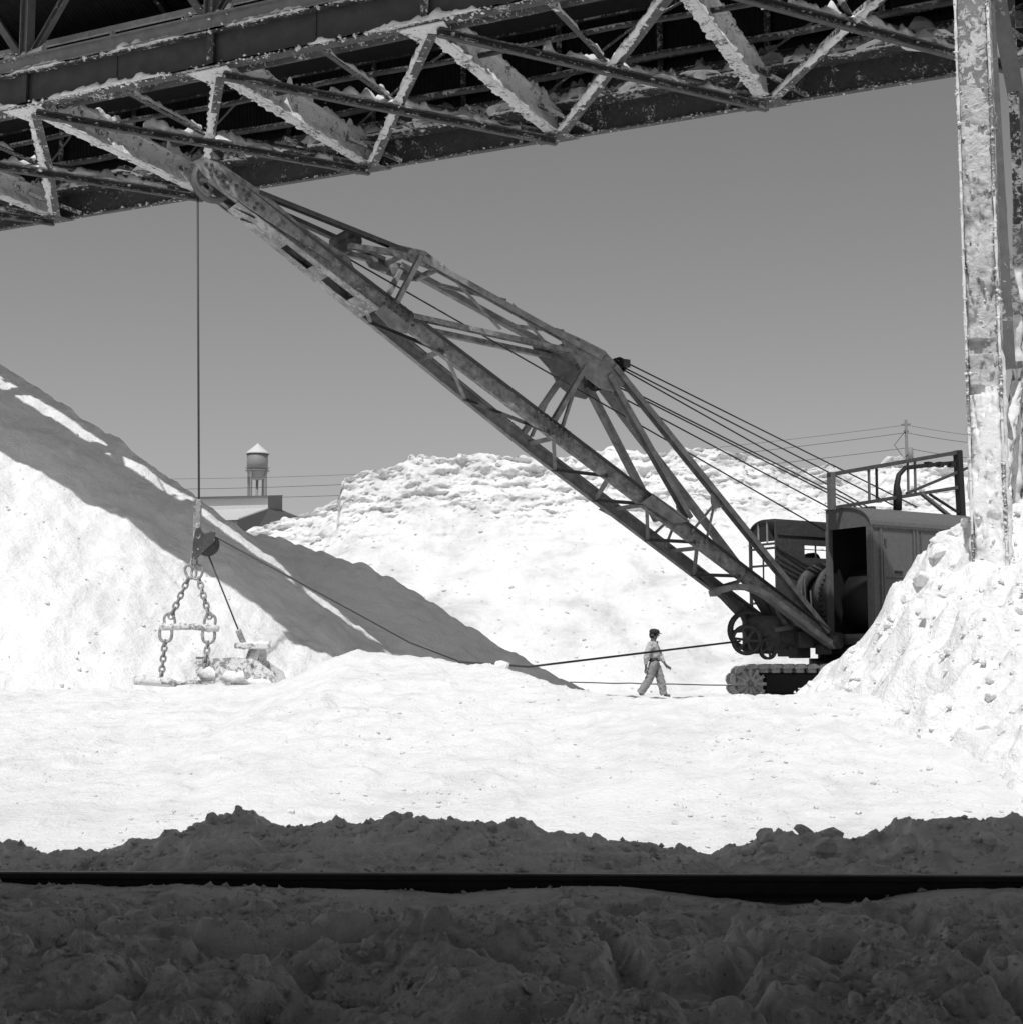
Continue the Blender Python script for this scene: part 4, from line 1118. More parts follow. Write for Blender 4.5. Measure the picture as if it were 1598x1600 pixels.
# gear ring with teeth, levers and boxes in the open middle of the machine
gm = MB(); gc_ = L(fof(dc) + .05, .18, dc.z - .02)
for k in range(40):
    a = 2 * math.pi * k / 40; d = FV_ * math.cos(a) + UPV * math.sin(a)
    gm.beam(gc_ + d * .70, gc_ + d * .79, .06, .07, NV_)
gm.lathe(gc_, NV_, [(-.04, .56), (-.04, .72), (.04, .72), (.04, .56), (-.04, .56)], 40)
for k in range(6):
    a = math.pi * k / 3; d = FV_ * math.cos(a) + UPV * math.sin(a); gm.beam(gc_ + d * .06, gc_ + d * .6, .08, .06, NV_)
part('gear_wheel', gm, M['iron'], ex)
for k, (f, n, h) in enumerate(((f1 - .5, -.4, 1.2), (f1 - .6, -.2, 1.0), (f1 - .7, -.5, 1.35))):
    m = MB(); m.tube([L(f, n, z_b - .1), L(f + .08, n, z_b + h)], .02, 6); part('lever', m, M['iron'], ex, True)
for k, (f, n, w, h) in enumerate(((f0 + .35, .4, .3, .22), (f0 + .5, -.2, .4, .3), (f0 + .1, -.9, .5, .26), (f0 - .2, 1.1, .35, .18))):
    m = MB(); m.box(L(f, n, z_b - .22 - h / 2), w, w * .8, h, (FV_, NV_, UPV)); part('under_frame_box', m, M['iron'], ex, bevel=.02)
# rivet heads along the house seams
rm = MB()
for k in range(26):
    f = f0 - .06 - k * .13; rm.lathe(L(f, n_w + .045, z_e - .05), NV_, [(0, .014), (.012, .01), (.015, 0)], 6)
for k in range(18):
    z = z_b + .08 + k * (z_e - z_b - .2) / 17
    for f in (f0 - .05, fd1 - .28, fd1 - 1.0): rm.lathe(L(f, n_w + .015, z), NV_, [(0, .013), (.012, .009), (.015, 0)], 6)
    rm.lathe(L(f0 + .045, n_w - .07, z), FV_, [(0, .013), (.012, .009), (.015, 0)], 6)
    rm.lathe(L(f1 - .1, c_n + .015, z), NV_, [(0, .013), (.012, .009), (.015, 0)], 6)
ro = part('rivet', rm, M['house'], ex); ro['kind'] = 'stuff'
m = MB(); m.beam(L(fd1 - .3, n_w + .02, z_b + .02), L(fd1 - .3, n_w + .02, z_e - .1), .06, .02, FV_); part('seam_strip', m, M['house'], wl)
m = MB(); m.beam(L(fd0 - .05, n_w + .05, zm + .7), L(fd0 - .05, n_w + .05, zm + .85), .05, .05, FV_); part('hinge', m, M['cab'], wl)
# --- gantry frame over the house
gn = .75
def G(px, py): return cr(px, py, gn)
for nm, a, b, w, h, mt in (('gantry_post', (1298, 738), (1299, 797), .13, .15, 'house'), ('gantry_post', (1496, 704), (1502, 815), .16, .16, 'black'), ('gantry_rail', (1294, 742), (1500, 706), .09, .11, 'cab'),
                           ('gantry_rail', (1298, 794), (1495, 762), .08, .09, 'iron'), ('gantry_bar', (1357, 732), (1358, 784), .05, .05, 'house'), ('gantry_bar', (1369, 730), (1370, 782), .05, .05, 'black'),
                           ('gantry_bar', (1418, 722), (1419, 772), .05, .05, 'house'), ('gantry_bar', (1429, 720), (1430, 770), .05, .05, 'house'), ('gantry_brace', (1416, 771), (1512, 731), .06, .07, 'iron'),
                           ('gantry_brace', (1438, 770), (1500, 820), .07, .1, 'house'), ('gantry_brace', (1452, 772), (1500, 803), .05, .06, 'black')):
    m = MB(); m.beam(G(*a), G(*b), w, h, NV_); part(nm, m, M[mt], ex, bevel=.006)
m = MB(); m.tube([G(1402, 797), G(1402, 770), G(1401, 758), G(1404, 742), G(1414, 731), G(1440, 728), G(1492, 723)], [.1, .1, .07, .06, .055, .05, .05], 10); part('exhaust_pipe', m, M['black'], ex, True)
m = MB()
for px in (1450, 1468, 1486): m.beam(G(px, 722), G(px, 730), .14, .14, NV_)
part('pipe_clamp', m, M['black'], ex)
m = MB(); m.beam(L(f0 - .8, .9, z_t), L(f0 - .8, -.2, z_t + .02), .12, .12); part('rope_saddle', m, M['iron'], ex)
# --- ropes
for a, na, b, nb in (((971, 563), .15, (1432, 792), .5), ((974, 574), .2, (1404, 794), .45), ((974, 578), .0, (1360, 795), .3), ((945, 590), .2, (1346, 792), .3), ((945, 594), .1, (1338, 793), .3), ((932, 600), 0, (1300, 796), .1), ((545, 404), 0, (1300, 836), -.1)):
    m = MB(); m.tube([cr(*a, na), cr(*b, nb)], .016, 6); part('wire_rope', m, M['rope'], ex, True)
m = MB(); m.tube([tipc + Vector((0, 0, .37)) - FV_ * .1, cr(420, 330, 0), cr(545, 404, 0)], .02, 6); part('wire_rope', m, M['rope'], ex, True)
# --- fairlead, boom foot
c = cr(1168, 985, .1); sheave('fairlead_sheave', c, .44, .14, 'iron', 5, (NV_ + FV_ * .45).normalized())
m = MB(); m.lathe(cr(1190, 1018, .1), Vector((0, 0, 1)), [(-.05, 0), (-.05, .34), (.02, .42), (.66, .42), (.76, .34), (.78, 0)], 20); part('fairlead_drum', m, M['iron'], ex, True)
sheave('fairlead_wheel', cr(1199, 1013, .5), .245, .08, 'iron', 4)
sheave('fairlead_wheel', cr(1166, 1000, .35), .33, .08, 'iron', 6, (NV_ + FV_ * .6).normalized())
m = MB(); m.beam(cr(1205, 990, .1), L(f0 + .2, 0, z_b - .1), .5, .4); part('fairlead_arm', m, M['iron'], ex, bevel=.02)
m = MB(); m.tube([cr(1208, 985, .5), cr(1236, 980, .5)], .06, 10); part('fairlead_pin', m, M['house'], ex, True)
m = MB(); m.box(cr(1252, 1000, .3), .4, .3, .36, (FV_, NV_, UPV)); part('bracket', m, M['iron'], ex, bevel=.02)
for a, b in (((1165, 905), (1200, 965)), ((1185, 905), (1215, 985)), ((1130, 925), (1175, 975))):
    m = MB(); m.beam(cr(*a, -.1), cr(*b, 0), .1, .16, NV_); part('fairlead_strut', m, M['boom_dark'], ex)
m = MB(); m.plate([Bf(1150), Bf(1180), Bf(1235), cr(1168, 966, -.5), cr(1150, 962, -.6)], NV_ * .03); part('gusset_plate', m, M['boom'], ex)
arcp = [(1112, 928), (1122, 923), (1136, 919), (1152, 917), (1168, 918), (1184, 924), (1200, 933), (1230, 956), (1265, 984), (1302, 1010)]
m = MB()
for a, b in zip(arcp[:-1], arcp[1:]): m.beam(cr(*a, .74), cr(*b, .74), .12, .2, NV_)
part('boom_foot_arm', m, M['boom'], ex)
m = MB(); m.plate([cr(1112, 928, .72), cr(1125, 915, .3), cr(1160, 905, -.3), cr(1150, 915, -.7), cr(1118, 925, -.5)], upb * .05); part('cross_plate', m, M['boom_dark'], ex)
for n in (.72, -.72):
    m = MB(); m.lathe(L(fof(A(1303)), n, A(1303).z), NV_, [(-.14, 0), (-.14, .16), (.14, .16), (.14, 0)], 16); part('boom_foot_pin', m, M['iron'], ex, True)
    m = MB(); m.plate([L(fof(A(1303)) + .2, n, z_b - .12), L(fof(A(1303)) - .5, n, z_b - .12), L(fof(A(1303)) - .15, n, A(1303).z + .2), L(fof(A(1303)) + .15, n, A(1303).z + .2)], NV_ * .1); part('boom_foot_lug', m, M['iron'], ex)
# --- turntable, car body, crawler tracks
fct = f0 - .9
m = MB(); m.lathe(L(fct, 0, 0), UPV, [(GZc + .75, 0), (GZc + .75, .95), (GZc + .95, .95), (GZc + .95, .75), (z_b - .24, .75), (z_b - .24, 1.1), (z_b - .16, 1.1), (z_b - .16, 0)], 32); part('turntable', m, M['black'], ex, True)
m = MB(); m.box(L(fct, 0, GZc + .6), 1.5, 1.6, .36, (FV_, NV_, UPV)); part('car_body', m, M['black'], ex, bevel=.03)
R_ = .36
# the crawler base stands almost square to the view, the house is slewed on it
TYAW = math.radians(-6); FT = Vector((-math.cos(TYAW), -math.sin(TYAW), 0)); NT = Vector((math.sin(TYAW), -math.cos(TYAW), 0))
C0_ = L(fct, 0, 0)
def LT(f, n, z): return C0_ + FT * f + NT * n + Vector((0, 0, z))
fx = (C0_ + NT * 1.2 - at(1160, 1075, (C0_ + NT * 1.2).y)).length
ff = fx - .36; fr = -ff
def track_path(n_s):
    Ls = ff - fr; per = 2 * Ls + 2 * math.pi * R_; out = []
    for i in range(n_s):
        d = per * i / n_s
        if d < Ls: out.append((fr + d, GZc + 2 * R_ + .03, 0))
        elif d < Ls + math.pi * R_:
            a = (d - Ls) / R_; out.append((ff + R_ * math.sin(a), GZc + R_ + .03 + R_ * math.cos(a), a))
        elif d < 2 * Ls + math.pi * R_: out.append((ff - (d - Ls - math.pi * R_), GZc + .03, math.pi))
        else:
            a = (d - 2 * Ls - math.pi * R_) / R_; out.append((fr - R_ * math.sin(a), GZc + R_ + .03 - R_ * math.cos(a), math.pi + a))
    return out
shoe_me = None
for sgn in (-1, 1):
    tr = MB()
    tr.plate([LT(ff - .3, sgn * 1.2, GZc + .16), LT(fr + .3, sgn * 1.2, GZc + .16), LT(fr + .3, sgn * 1.2, GZc + .64), LT(ff - .3, sgn * 1.2, GZc + .64)], NT * .36)
    t0 = part('crawler_track', tr, M['black'], ex, bevel=.05)
    for f in (ff, fr):
        m = MB(); m.lathe(LT(f, sgn * 1.2, GZc + R_ + .03), NT, [(-.22, 0), (-.22, R_ * .8), (.22, R_ * .8), (.22, 0)], 14)
        for k in range(12):
            a = k * math.pi / 6; d = FT * math.cos(a) + UPV * math.sin(a)
            m.beam(LT(f, sgn * 1.2 + .24, GZc + R_ + .03) + d * .06, LT(f, sgn * 1.2 + .24, GZc + R_ + .03) + d * (R_ * .95), .07, .06, NT)
        part('drive_wheel', m, M['track'], t0)
    for f, z, a in track_path(int((2 * (ff - fr) + 2 * math.pi * R_) / .255)):
        d = FT * math.cos(a) - UPV * math.sin(a); u = FT * math.sin(a) + UPV * math.cos(a)
        m = MB(); c = LT(f, sgn * 1.2, z)
        m.plate([c + d * x + u * y for x, y in ((-.13, -.02), (.11, -.045), (.13, .01), (.05, .07), (-.06, .08), (-.14, .035))], NT * .6); m.box(c - u * .07, .18, .36, .1, (d, NT, u))
        part('track_shoe', m, M['track'], t0, bevel=.01)
# --- hoist rope, drag rope
hr_top = at(309, 300, TIPZ); hr_bot = at(311, 783, TIPZ)
m = MB(); m.tube([hr_top, hr_bot], .02, 6); part('hoist_rope', m, M['rope'], ex, True)
drag_end = at(715, 1034, 26.5)
fl_ = cr(1156, 1002, .2)
mid = at(826, 1042, 27.6)
m = MB(); m.tube([fl_, mid, mid.lerp(drag_end, 1)], .021, 8); part('drag_rope', m, M['rope'], ex, True)
# ================================================================== dragline bucket with its chains
bk = thing('dragline_bucket', at(360, 1066, TIPZ), 'dust covered dragline bucket on chains resting on the white bank', 'bucket')
def K(px, py, d=0.0): return at(px, py, TIPZ + d)
def K_r(px): return px / FPX * TIPZ
XA, YA = Vector((1, 0, 0)), Vector((0, 1, 0))
m = MB(); m.beam(K(311, 780), K(309, 862), .09, .1, YA); m.beam(K(305, 800), K(304, 848), .05, .06, YA); part('rope_socket', m, M['chain'], bk, bevel=.015)
m = MB(); m.lathe(K(324, 851), YA, [(-.07, .05), (-.07, .2), (-.03, .17), (.03, .17), (.07, .2), (.07, .05), (-.07, .05)], 24); ds = part('dump_sheave', m, M['iron'], bk, True)
for d in (-.1, .1):
    m = MB(); m.plate([K(306, 826, d), K(312, 824, d), K(320, 836, d), K(331, 830, d), K(337, 832, d), K(336, 846, d), K(318, 862, d), K(306, 875, d), K(300, 872, d), K(302, 846, d)], YA * .03); part('sheave_housing', m, M['brace_dark'], bk)
# a link: rounded oval ring; shared mesh, every other one turned a quarter
def link_mesh(name, ln, wd, r, mat):
    mb = MB(); pts = []
    for k in range(20):
        a = 2 * math.pi * k / 20
        pts.append(Vector((math.cos(a) * wd / 2, 0, math.copysign(abs(math.sin(a)) ** .7, math.sin(a)) * ln / 2)))
    n = 6; vs = []; fs = []
    for i, p in enumerate(pts):
        q0, q1 = pts[i - 1], pts[(i + 1) % 20]; t = (q1 - q0).normalized(); y = Vector((0, 1, 0)); x = t.cross(y)
        vs += [p + (x * math.cos(2 * math.pi * j / n) + y * math.sin(2 * math.pi * j / n)) * r for j in range(n)]
    for i in range(20):
        for j in range(n): fs.append((i * n + j, i * n + (j + 1) % n, ((i + 1) % 20) * n + (j + 1) % n, ((i + 1) % 20) * n + j))
    mb.add(vs, fs); return mb.mesh(name, mat, True)
LK = link_mesh('link', .155, .085, .019, M['chain'])
LKB = link_mesh('shackle', .27, .20, .026, M['chain'])
def chain(a, b, n, parent, big0=False, big1=False):
    h = bpy.data.objects.new('hoist_chain', None); COL.objects.link(h); h.parent = parent; h.matrix_parent_inverse = Matrix.Translation(-parent.location)
    d = (b - a); L_ = d.length; q = d.normalized().to_track_quat('Z', 'Y')
    for i in range(n):
        o = bpy.data.objects.new('link', LK); COL.objects.link(o); o.parent = h
        o.location = a + d * ((i + .5) / n)
        o.rotation_mode = 'QUATERNION'; o.rotation_quaternion = q @ Quaternion((0, 0, 1), (math.pi / 2 if i % 2 else 0.15) + random.uniform(-.2, .2))
        o.scale = (1, 1, L_ / n / .155 * 1.32)
def ring(px, py, rot=0, sc=1.0, tilt=0):
    o = bpy.data.objects.new('shackle', LKB); COL.objects.link(o); o.parent = bk; o.matrix_parent_inverse = Matrix.Translation(-bk.location)
    o.location = K(px, py); o.rotation_euler = (0, rot, tilt); o.scale = (sc,) * 3
ring(303, 880, 0, .75, 1.0); ring(298, 893, -.35, .9); ring(308, 894, .3, .9)
chain(K(295, 903), K(266, 966), 8, bk); chain(K(310, 903), K(328, 966), 8, bk)
ring(265, 970, -.2, .9); ring(328, 972, .1, .95)
m = MB(); m.tube([K(250, 980), K(256, 979), K(262, 980), K(300, 979), K(320, 981), K(326, 981), K(332, 981), K(342, 983)], [.06, .075, .06, .058, .06, .085, .07, .05], 10); part('spreader_bar', m, M['dusty'], bk, True)
ring(259, 990, 0, 1.05); ring(326, 992, 0, 1.05)
chain(K(258, 1001), K(252, 1058), 7, bk); chain(K(325, 1003), K(318, 1066), 7, bk)
m = MB(); m.tube([K(210, 1064), K(225, 1063), K(262, 1066), K(276, 1069)], [.07, .09, .085, .05], 9); m.tube([K(270, 1069), K(300, 1066), K(334, 1067)], .035, 7); part('trunnion_bar', m, M['dusty'], bk, True)
m = MB(); m.tube([K(326, 868, .02), K(374, 988, .3)], .014, 6); part('dump_rope', m, M['rope'], bk, True)
m = MB(); m.tube([K(335, 838, .02), K(560, 960, 1.0), K(640, 1004, 1.6), K(716, 1033, 2.0)], .014, 6); part('dump_rope', m, M['rope'], bk, True)
m = MB(); m.beam(K(372, 984, .3), K(384, 1014, .3), .09, .1, YA); part('rope_socket', m, M['chain'], bk, bevel=.015)
# bucket shell: open at the front (right), rounded back, arch over the mouth
bx0, bx1 = K(300, 1060).x, K(432, 1060).x
bz0 = K(360, 1084).z
bw = 1.15; by0 = TIPZ + .05
prof = [(0.0, .52), (.06, .30), (.2, .1), (.45, .0), (1.46, -.02)]
outer = [(bx0 + x, bz0 + z + .06) for x, z in prof]
m = MB(); vs = []
for yy in (by0, by0 + bw): vs += [Vector((x, yy, z)) for x, z in outer]
for yy in (by0 + .0, by0 + bw): vs += [Vector((x + .04, yy, z + .05)) for x, z in outer]
n5 = 5; fs = []
for i in range(n5 - 1):
    fs += [(i, i + 1, n5 + i + 1, n5 + i), (2 * n5 + i, 3 * n5 + i, 3 * n5 + i + 1, 2 * n5 + i + 1), (i, 2 * n5 + i, 2 * n5 + i + 1, i + 1), (n5 + i, n5 + i + 1, 3 * n5 + i + 1, 3 * n5 + i)]
fs += [(0, n5, 3 * n5, 2 * n5), (n5 - 1, 3 * n5 - 1, 4 * n5 - 1, 2 * n5 - 1)]
m.add(vs, fs); part('bucket_shell', m, M['dusty'], bk)
for yy in (by0, by0 + bw):
    poly = [Vector((x, yy, z)) for x, z in outer] + [Vector((bx1 - .06, yy, bz0 + .36)), Vector((bx1 - .35, yy, bz0 + .56)), Vector((bx0 + .75, yy, bz0 + .62))]
    m = MB(); m.plate(poly, YA * .05); part('bucket_side', m, M['dusty'], bk)
m = MB(); ap = []
for i in range(13):
    a = math.pi * i / 12; ap.append(Vector((bx0 + .98 + .05 * math.sin(a), by0 + bw / 2 - math.cos(a) * bw / 2, bz0 + .5 + .33 * math.sin(a))))
for a, b in zip(ap[:-1], ap[1:]): m.beam(a, b, .16, .09)
part('arch', m, M['dusty'], bk)
m = MB(); m.beam(Vector((bx0 + .72, by0 - .02, bz0 + .82)), Vector((bx0 + 1.32, by0 - .02, bz0 + .80)), .2, .1); part('arch_anchor', m, M['dusty'], bk, bevel=.02)
m = MB(); m.crust(Vector((bx0 + .75, by0 + .1, bz0 + .84)), Vector((bx0 + 1.3, by0 + .1, bz0 + .84)), .25, .08, seed=131); m.crust(Vector((bx0 + .1, by0 + .2, bz0 + .3)), Vector((bx1 - .1, by0 + .2, bz0 + .1)), .9, .34, seed=133, step=.14)
part('dust_load', m, M['sulphur_rough'], bk, True)
for i in range(5):
    yy = by0 + .1 + i * (bw - .2) / 4
    m = MB(); m.sweep(Vector((bx1 - .05, yy, bz0 + .07)), Vector((bx1 + .2, yy, bz0 + .02)), [(-.05, -.04), (.05, -.04), (.05, .04), (-.05, .04)], scale2=.3); part('tooth', m, M['iron'], bk)

# ================================================================== cable lying on the flat
gc = MB(); gc.tube([at(x, y, d) for x, y, d in ((890, 1066, 38), (930, 1067, 38), (960, 1068, 38), (985, 1067.5, 38), (1010, 1069, 38), (1050, 1069, 37.5), (1100, 1070.5, 37), (1160, 1071, 36))], .016, 5)
tag(part('ground_cable', gc, M['rope'], None, True), 'thin dark cable running along the ground behind the walking man', 'cable')
for nm, lab, px, py, d, sz in (('sulphur_lump', 'pale jagged lump on the near end of the low white bank crest', 782, 1036, 21.6, .32),):
    o = lay(nm, WCH[2], at(px, py, d).x, d, at(px, py + 8, d).z, sz, None); tag(o, lab, 'lump')

# ================================================================== walking man
MD = 37.0
def H(px, py, dy=0.0): return at(px, py, MD + dy)
pm = MD / FPX
man = thing('person', H(1022, 1091), 'man in cap, light shirt and baggy trousers walking right beside the excavator', 'person')
def skin(name, verts, edges, radii, mat, parent, sub=2, hems=(), fold=0.0):
    me = bpy.data.meshes.new(name); me.from_pydata([tuple(v) for v in verts], edges, []); me.update()
    o = bpy.data.objects.new(name + '_tmp', me); COL.objects.link(o)
    md = o.modifiers.new('skin', 'SKIN'); md.use_smooth_shade = True
    for i, sv in enumerate(me.skin_vertices[0].data):
        r = radii[i]; sv.radius = (r, r) if not isinstance(r, tuple) else r
        sv.use_root = (i == 0)
    s2 = o.modifiers.new('sub', 'SUBSURF'); s2.levels = sub; s2.render_levels = sub
    dg = bpy.context.evaluated_depsgraph_get(); dg.update()
    nm = bpy.data.meshes.new_from_object(o.evaluated_get(dg))
    bpy.data.objects.remove(o); nm.materials.clear(); nm.materials.append(mat)
    if hems or fold:
        bm = bmesh.new(); bm.from_mesh(nm)
        if fold:
            bm.normal_update()
            P = np.array([v.co[:] for v in bm.verts]); k = fold * (fbm(P[:, 0] / .07 + P[:, 2] / .16, P[:, 1] / .08 - P[:, 2] / .07, 3, 240))
            for v, q in zip(bm.verts, k): v.co += v.normal * float(q)
        for c, d in hems:
            gf = [f for f in bm.faces if (f.calc_center_median() - c).length < .3 and (f.calc_center_median() - c).dot(d) > -.12]
            ge = list({e for f in gf for e in f.edges}); gv = list({v for f in gf for v in f.verts})
            bmesh.ops.bisect_plane(bm, geom=gv + ge + gf, plane_co=c, plane_no=d, clear_outer=True)
        bm.to_mesh(nm); bm.free()
    nm.polygons.foreach_set('use_smooth', [True] * len(nm.polygons))
    return link(name, nm, parent)
# body: pelvis root, spine, neck, head, arms to the hands
hipc = H(1021.5, 1036)
J = dict(pel=hipc, wst=H(1021, 1029), chs=H(1020, 1012), nkb=H(1019.5, 1003), nkt=H(1020.5, 999), hd=H(1022, 992.5), hdt=H(1021.8, 987),
         shn=H(1015.5, 1007, -.19), eln=H(1009.5, 1024, -.24), wrn=H(1008.5, 1041, -.22), shf=H(1022, 1007, .19), elf=H(1031, 1026, .22), wrf=H(1039, 1038.5, .16),
         hpn=H(1020, 1038, -.09), knn=H(1014, 1062, -.1), ann=H(1000, 1082.5, -.1), hpf=H(1023, 1038, .09), knf=H(1031, 1060, .06), anf=H(1036.5, 1085, .05))
names = list(J); ix = {k: i for i, k in enumerate(names)}
ed = [('pel', 'wst'), ('wst', 'chs'), ('chs', 'nkb'), ('nkb', 'nkt'), ('nkt', 'hd'), ('hd', 'hdt'), ('chs', 'shn'), ('shn', 'eln'), ('eln', 'wrn'), ('chs', 'shf'), ('shf', 'elf'), ('elf', 'wrf'), ('pel', 'hpn'), ('hpn', 'knn'), ('knn', 'ann'), ('pel', 'hpf'), ('hpf', 'knf'), ('knf', 'anf')]
RR = dict(pel=.13, wst=.125, chs=.14, nkb=.075, nkt=.068, hd=.112, hdt=.09, shn=.06, eln=.045, wrn=.032, shf=.06, elf=.045, wrf=.032, hpn=.09, knn=.06, ann=.042, hpf=.09, knf=.06, anf=.042)
vv = [J[k] for k in names]; ee = [(ix[a], ix[b]) for a, b in ed]; rr = [RR[k] for k in names]
# hands: palm and five fingers on each wrist
def hand(wr, d, side, curl):
    d = d.normalized(); nr = Vector((0, 1, 0)); w = d.cross(nr).normalized()
    def addv(p, r, link_to):
        vv.append(p); rr.append(r); ee.append((link_to, len(vv) - 1)); return len(vv) - 1
    base = addv(J[wr] + d * .06, .03, ix[wr]); kn = addv(J[wr] + d * .095, .028, base)
    for k, (o, ln) in enumerate(((-.027, .07), (-.009, .085), (.009, .08), (.026, .062))):
        a = addv(J[wr] + d * .11 + w * o, .0095, kn); b = addv(J[wr] + d * (.11 + ln * .55) + w * o + nr * curl * .3, .0088, a); addv(J[wr] + d * (.11 + ln) + w * o * .8 + nr * curl, .0075, b)
    a = addv(J[wr] + d * .065 + w * side * .04, .0105, base); addv(J[wr] + d * .11 + w * side * .058, .009, a)
hand('wrn', H(1008, 1052) - H(1008.5, 1041), 1, -.03); hand('wrf', H(1047, 1045) - H(1039, 1038.5), -1, .03)
skin('body', vv, ee, rr, M['skin'], man, 1)
# face: nose, brow, ears, eyes, mouth on the head (turned a little to the camera)
hc = J['hd']; fd = Vector((.82, -.57, 0)).normalized(); sd = Vector((fd.y, -fd.x, 0))
m = MB(); m.sweep(hc + fd * .1 + Vector((0, 0, .015)), hc + fd * .135 + Vector((0, 0, -.022)), [(-.012, -.012), (.012, -.012), (.008, .012), (-.008, .012)]); part('nose', m, M['skin'], man, True)
for sg in (-1, 1):
    m = MB(); m.lathe(hc + fd * .102 + sd * (.034 * sg) + Vector((0, 0, .012)), fd, [(0, .014), (.008, .01), (.012, 0)], 10); part('eye', m, M['cap'], man, True)
    m = MB(); m.lathe(hc + sd * (.108 * sg) + Vector((0, 0, -.005)), sd * sg, [(-.01, .03), (.01, .028), (.014, .0)], 12); part('ear', m, M['skin'], man, True)
m = MB(); m.beam(hc + fd * .108 + sd * .026 + Vector((0, 0, -.05)), hc + fd * .108 - sd * .026 + Vector((0, 0, -.05)), .01, .012); part('mouth', m, M['cap'], man)
m = MB(); m.lathe(hc - fd * .03 + Vector((0, 0, -.005)), UPV, [(-.07, .09), (.0, .112), (.04, .11), (.09, .08), (.11, 0)], 18); part('hair', m, M['cap'], man, True)
m = MB(); m.lathe(hc - fd * .005 + Vector((0, 0, .045)), UPV + fd * .12, [(-.005, .118), (.02, .135), (.07, .128), (.105, .09), (.12, 0)], 20); cp = part('cap', m, M['cap'], man, True)
m = MB(); br_ = [hc + fd * (.1 + .09 * math.cos(a)) + sd * (.095 * math.sin(a)) + Vector((0, 0, .05 - .02 * math.cos(a))) for a in np.linspace(-1.6, 1.6, 9)]; m.plate(br_, (0, 0, .012)); part('cap_brim', m, M['cap'], cp)
# shirt, sleeves, trousers
sv = [J['wst'] + Vector((0, 0, -.03)), J['wst'] + Vector((0.01, 0, .06)), J['chs'], J['nkb'] + Vector((0, 0, -.01)), J['shn'], J['eln'], J['wrn'] + (J['eln'] - J['wrn']) * .12, J['shf'], J['elf'], J['wrf'] + (J['elf'] - J['wrf']) * .3]
skin('shirt', sv, [(0, 1), (1, 2), (2, 3), (2, 4), (4, 5), (5, 6), (2, 7), (7, 8), (8, 9)], [.15, .165, .172, .075, .09, .075, .055, .09, .075, .052], M['shirt'], man, 3, fold=.016)
tv = [hipc + Vector((0, 0, -.01)), J['wst'] + Vector((0, 0, -.035)), J['hpn'], J['knn'], J['ann'] - (J['knn'] - J['ann']).normalized() * .1, J['hpf'], J['knf'], J['anf'] - (J['knf'] - J['anf']).normalized() * .09]
skin('trousers', tv, [(0, 1), (0, 2), (2, 3), (3, 4), (0, 5), (5, 6), (6, 7)], [.165, .145, .135, .112, .1, .135, .11, .092], M['trousers'], man, 3, hems=((J['ann'] + (J['ann'] - J['knn']).normalized() * .02, (J['ann'] - J['knn']).normalized()), (J['anf'] + Vector((0, 0, -.02)), (J['anf'] - J['knf']).normalized())), fold=.018)
m = MB(); m.lathe(J['wst'] + Vector((0, 0, -.05)), UPV, [(-.022, .146), (-.022, .158), (.022, .158), (.022, .146), (-.022, .146)], 24); part('belt', m, M['leather'], man, True)
m = MB(); m.plate([J['nkb'] + Vector((.05, -.06, .0)), J['nkb'] + Vector((.08, .05, .0)), J['nkb'] + Vector((.10, -.02, -.06))], (.01, .01, .01)); part('collar', m, M['shirt'], man)
gz = float(ground_h(np.array([H(1040, 1090).x]), np.array([MD]))[0])
for nm, an, d, toe, dy in (('shoe', J['anf'], Vector((1, -.1, 0)), .0, .05), ('shoe', J['ann'], Vector((.8, 0, -.6)), .0, -.1)):
    d = d.normalized()
    if an is J['anf']:
        h0 = Vector((an.x - .05, an.y, gz + .045))
    else:
        h0 = an + Vector((-.02, 0, -.05))
    skin(nm, [h0, h0 + d * .12, h0 + d * .22, an + (h0 - an) * .1], [(0, 1), (1, 2), (0, 3)], [.052, .048, .036, .05], M['shoe'], man, 2)

# ================================================================== far things
wt = thing('water_tower', at(402, 900, 400) , 'small elevated water tower with conical roof behind the left stockpile', 'water tower')
def Wp(px, py): return at(px, py, 400)
cx = Wp(402.5, 720); s4 = 400 / FPX
axz = UPV
def wz(py): return Wp(402, py).z
m = MB(); m.lathe(Vector((cx.x, 400, 0)), UPV, [(wz(735), 0), (wz(735), 16.5 * s4), (wz(709), 16.5 * s4), (wz(709), 0)], 28); part('tank', m, M['tank'], wt, True)
m = MB(); m.lathe(Vector((cx.x, 400, 0)), UPV, [(wz(709.5), 18.5 * s4), (wz(708), 18.5 * s4), (wz(694), .3), (wz(692), .0)], 28); part('tank_roof', m, M['tank_roof'], wt)
m = MB(); m.lathe(Vector((cx.x, 400, 0)), UPV, [(wz(735) - 16 * s4 * math.sin(a), 16.4 * s4 * math.cos(a)) for a in np.linspace(0, math.pi / 2, 9)], 28); part('tank_bottom', m, M['tank'], wt, True)
m = MB(); m.lathe(Vector((cx.x, 400, 0)), UPV, [(wz(736), 16.6 * s4), (wz(736), 19 * s4), (wz(735), 19 * s4), (wz(735), 16.6 * s4)], 28); m.lathe(Vector((cx.x, 400, 0)), UPV, [(wz(731), 18.8 * s4), (wz(731), 19 * s4), (wz(730.5), 19 * s4), (wz(730.5), 18.8 * s4)], 28); part('balcony', m, M['tank'], wt)
for k in range(4):
    a = math.pi / 4 + k * math.pi / 2 + .35
    m = MB(); m.beam(Vector((cx.x + math.cos(a) * 16 * s4, 400 + math.sin(a) * 16 * s4, wz(737))), Vector((cx.x + math.cos(a) * 19 * s4, 400 + math.sin(a) * 19 * s4, .5)), .5, .5); part('leg', m, M['tank'], wt)
m = MB(); m.tube([Vector((cx.x, 400, wz(750))), Vector((cx.x, 400, .5))], .35, 8); part('riser_pipe', m, M['tank'], wt, True)

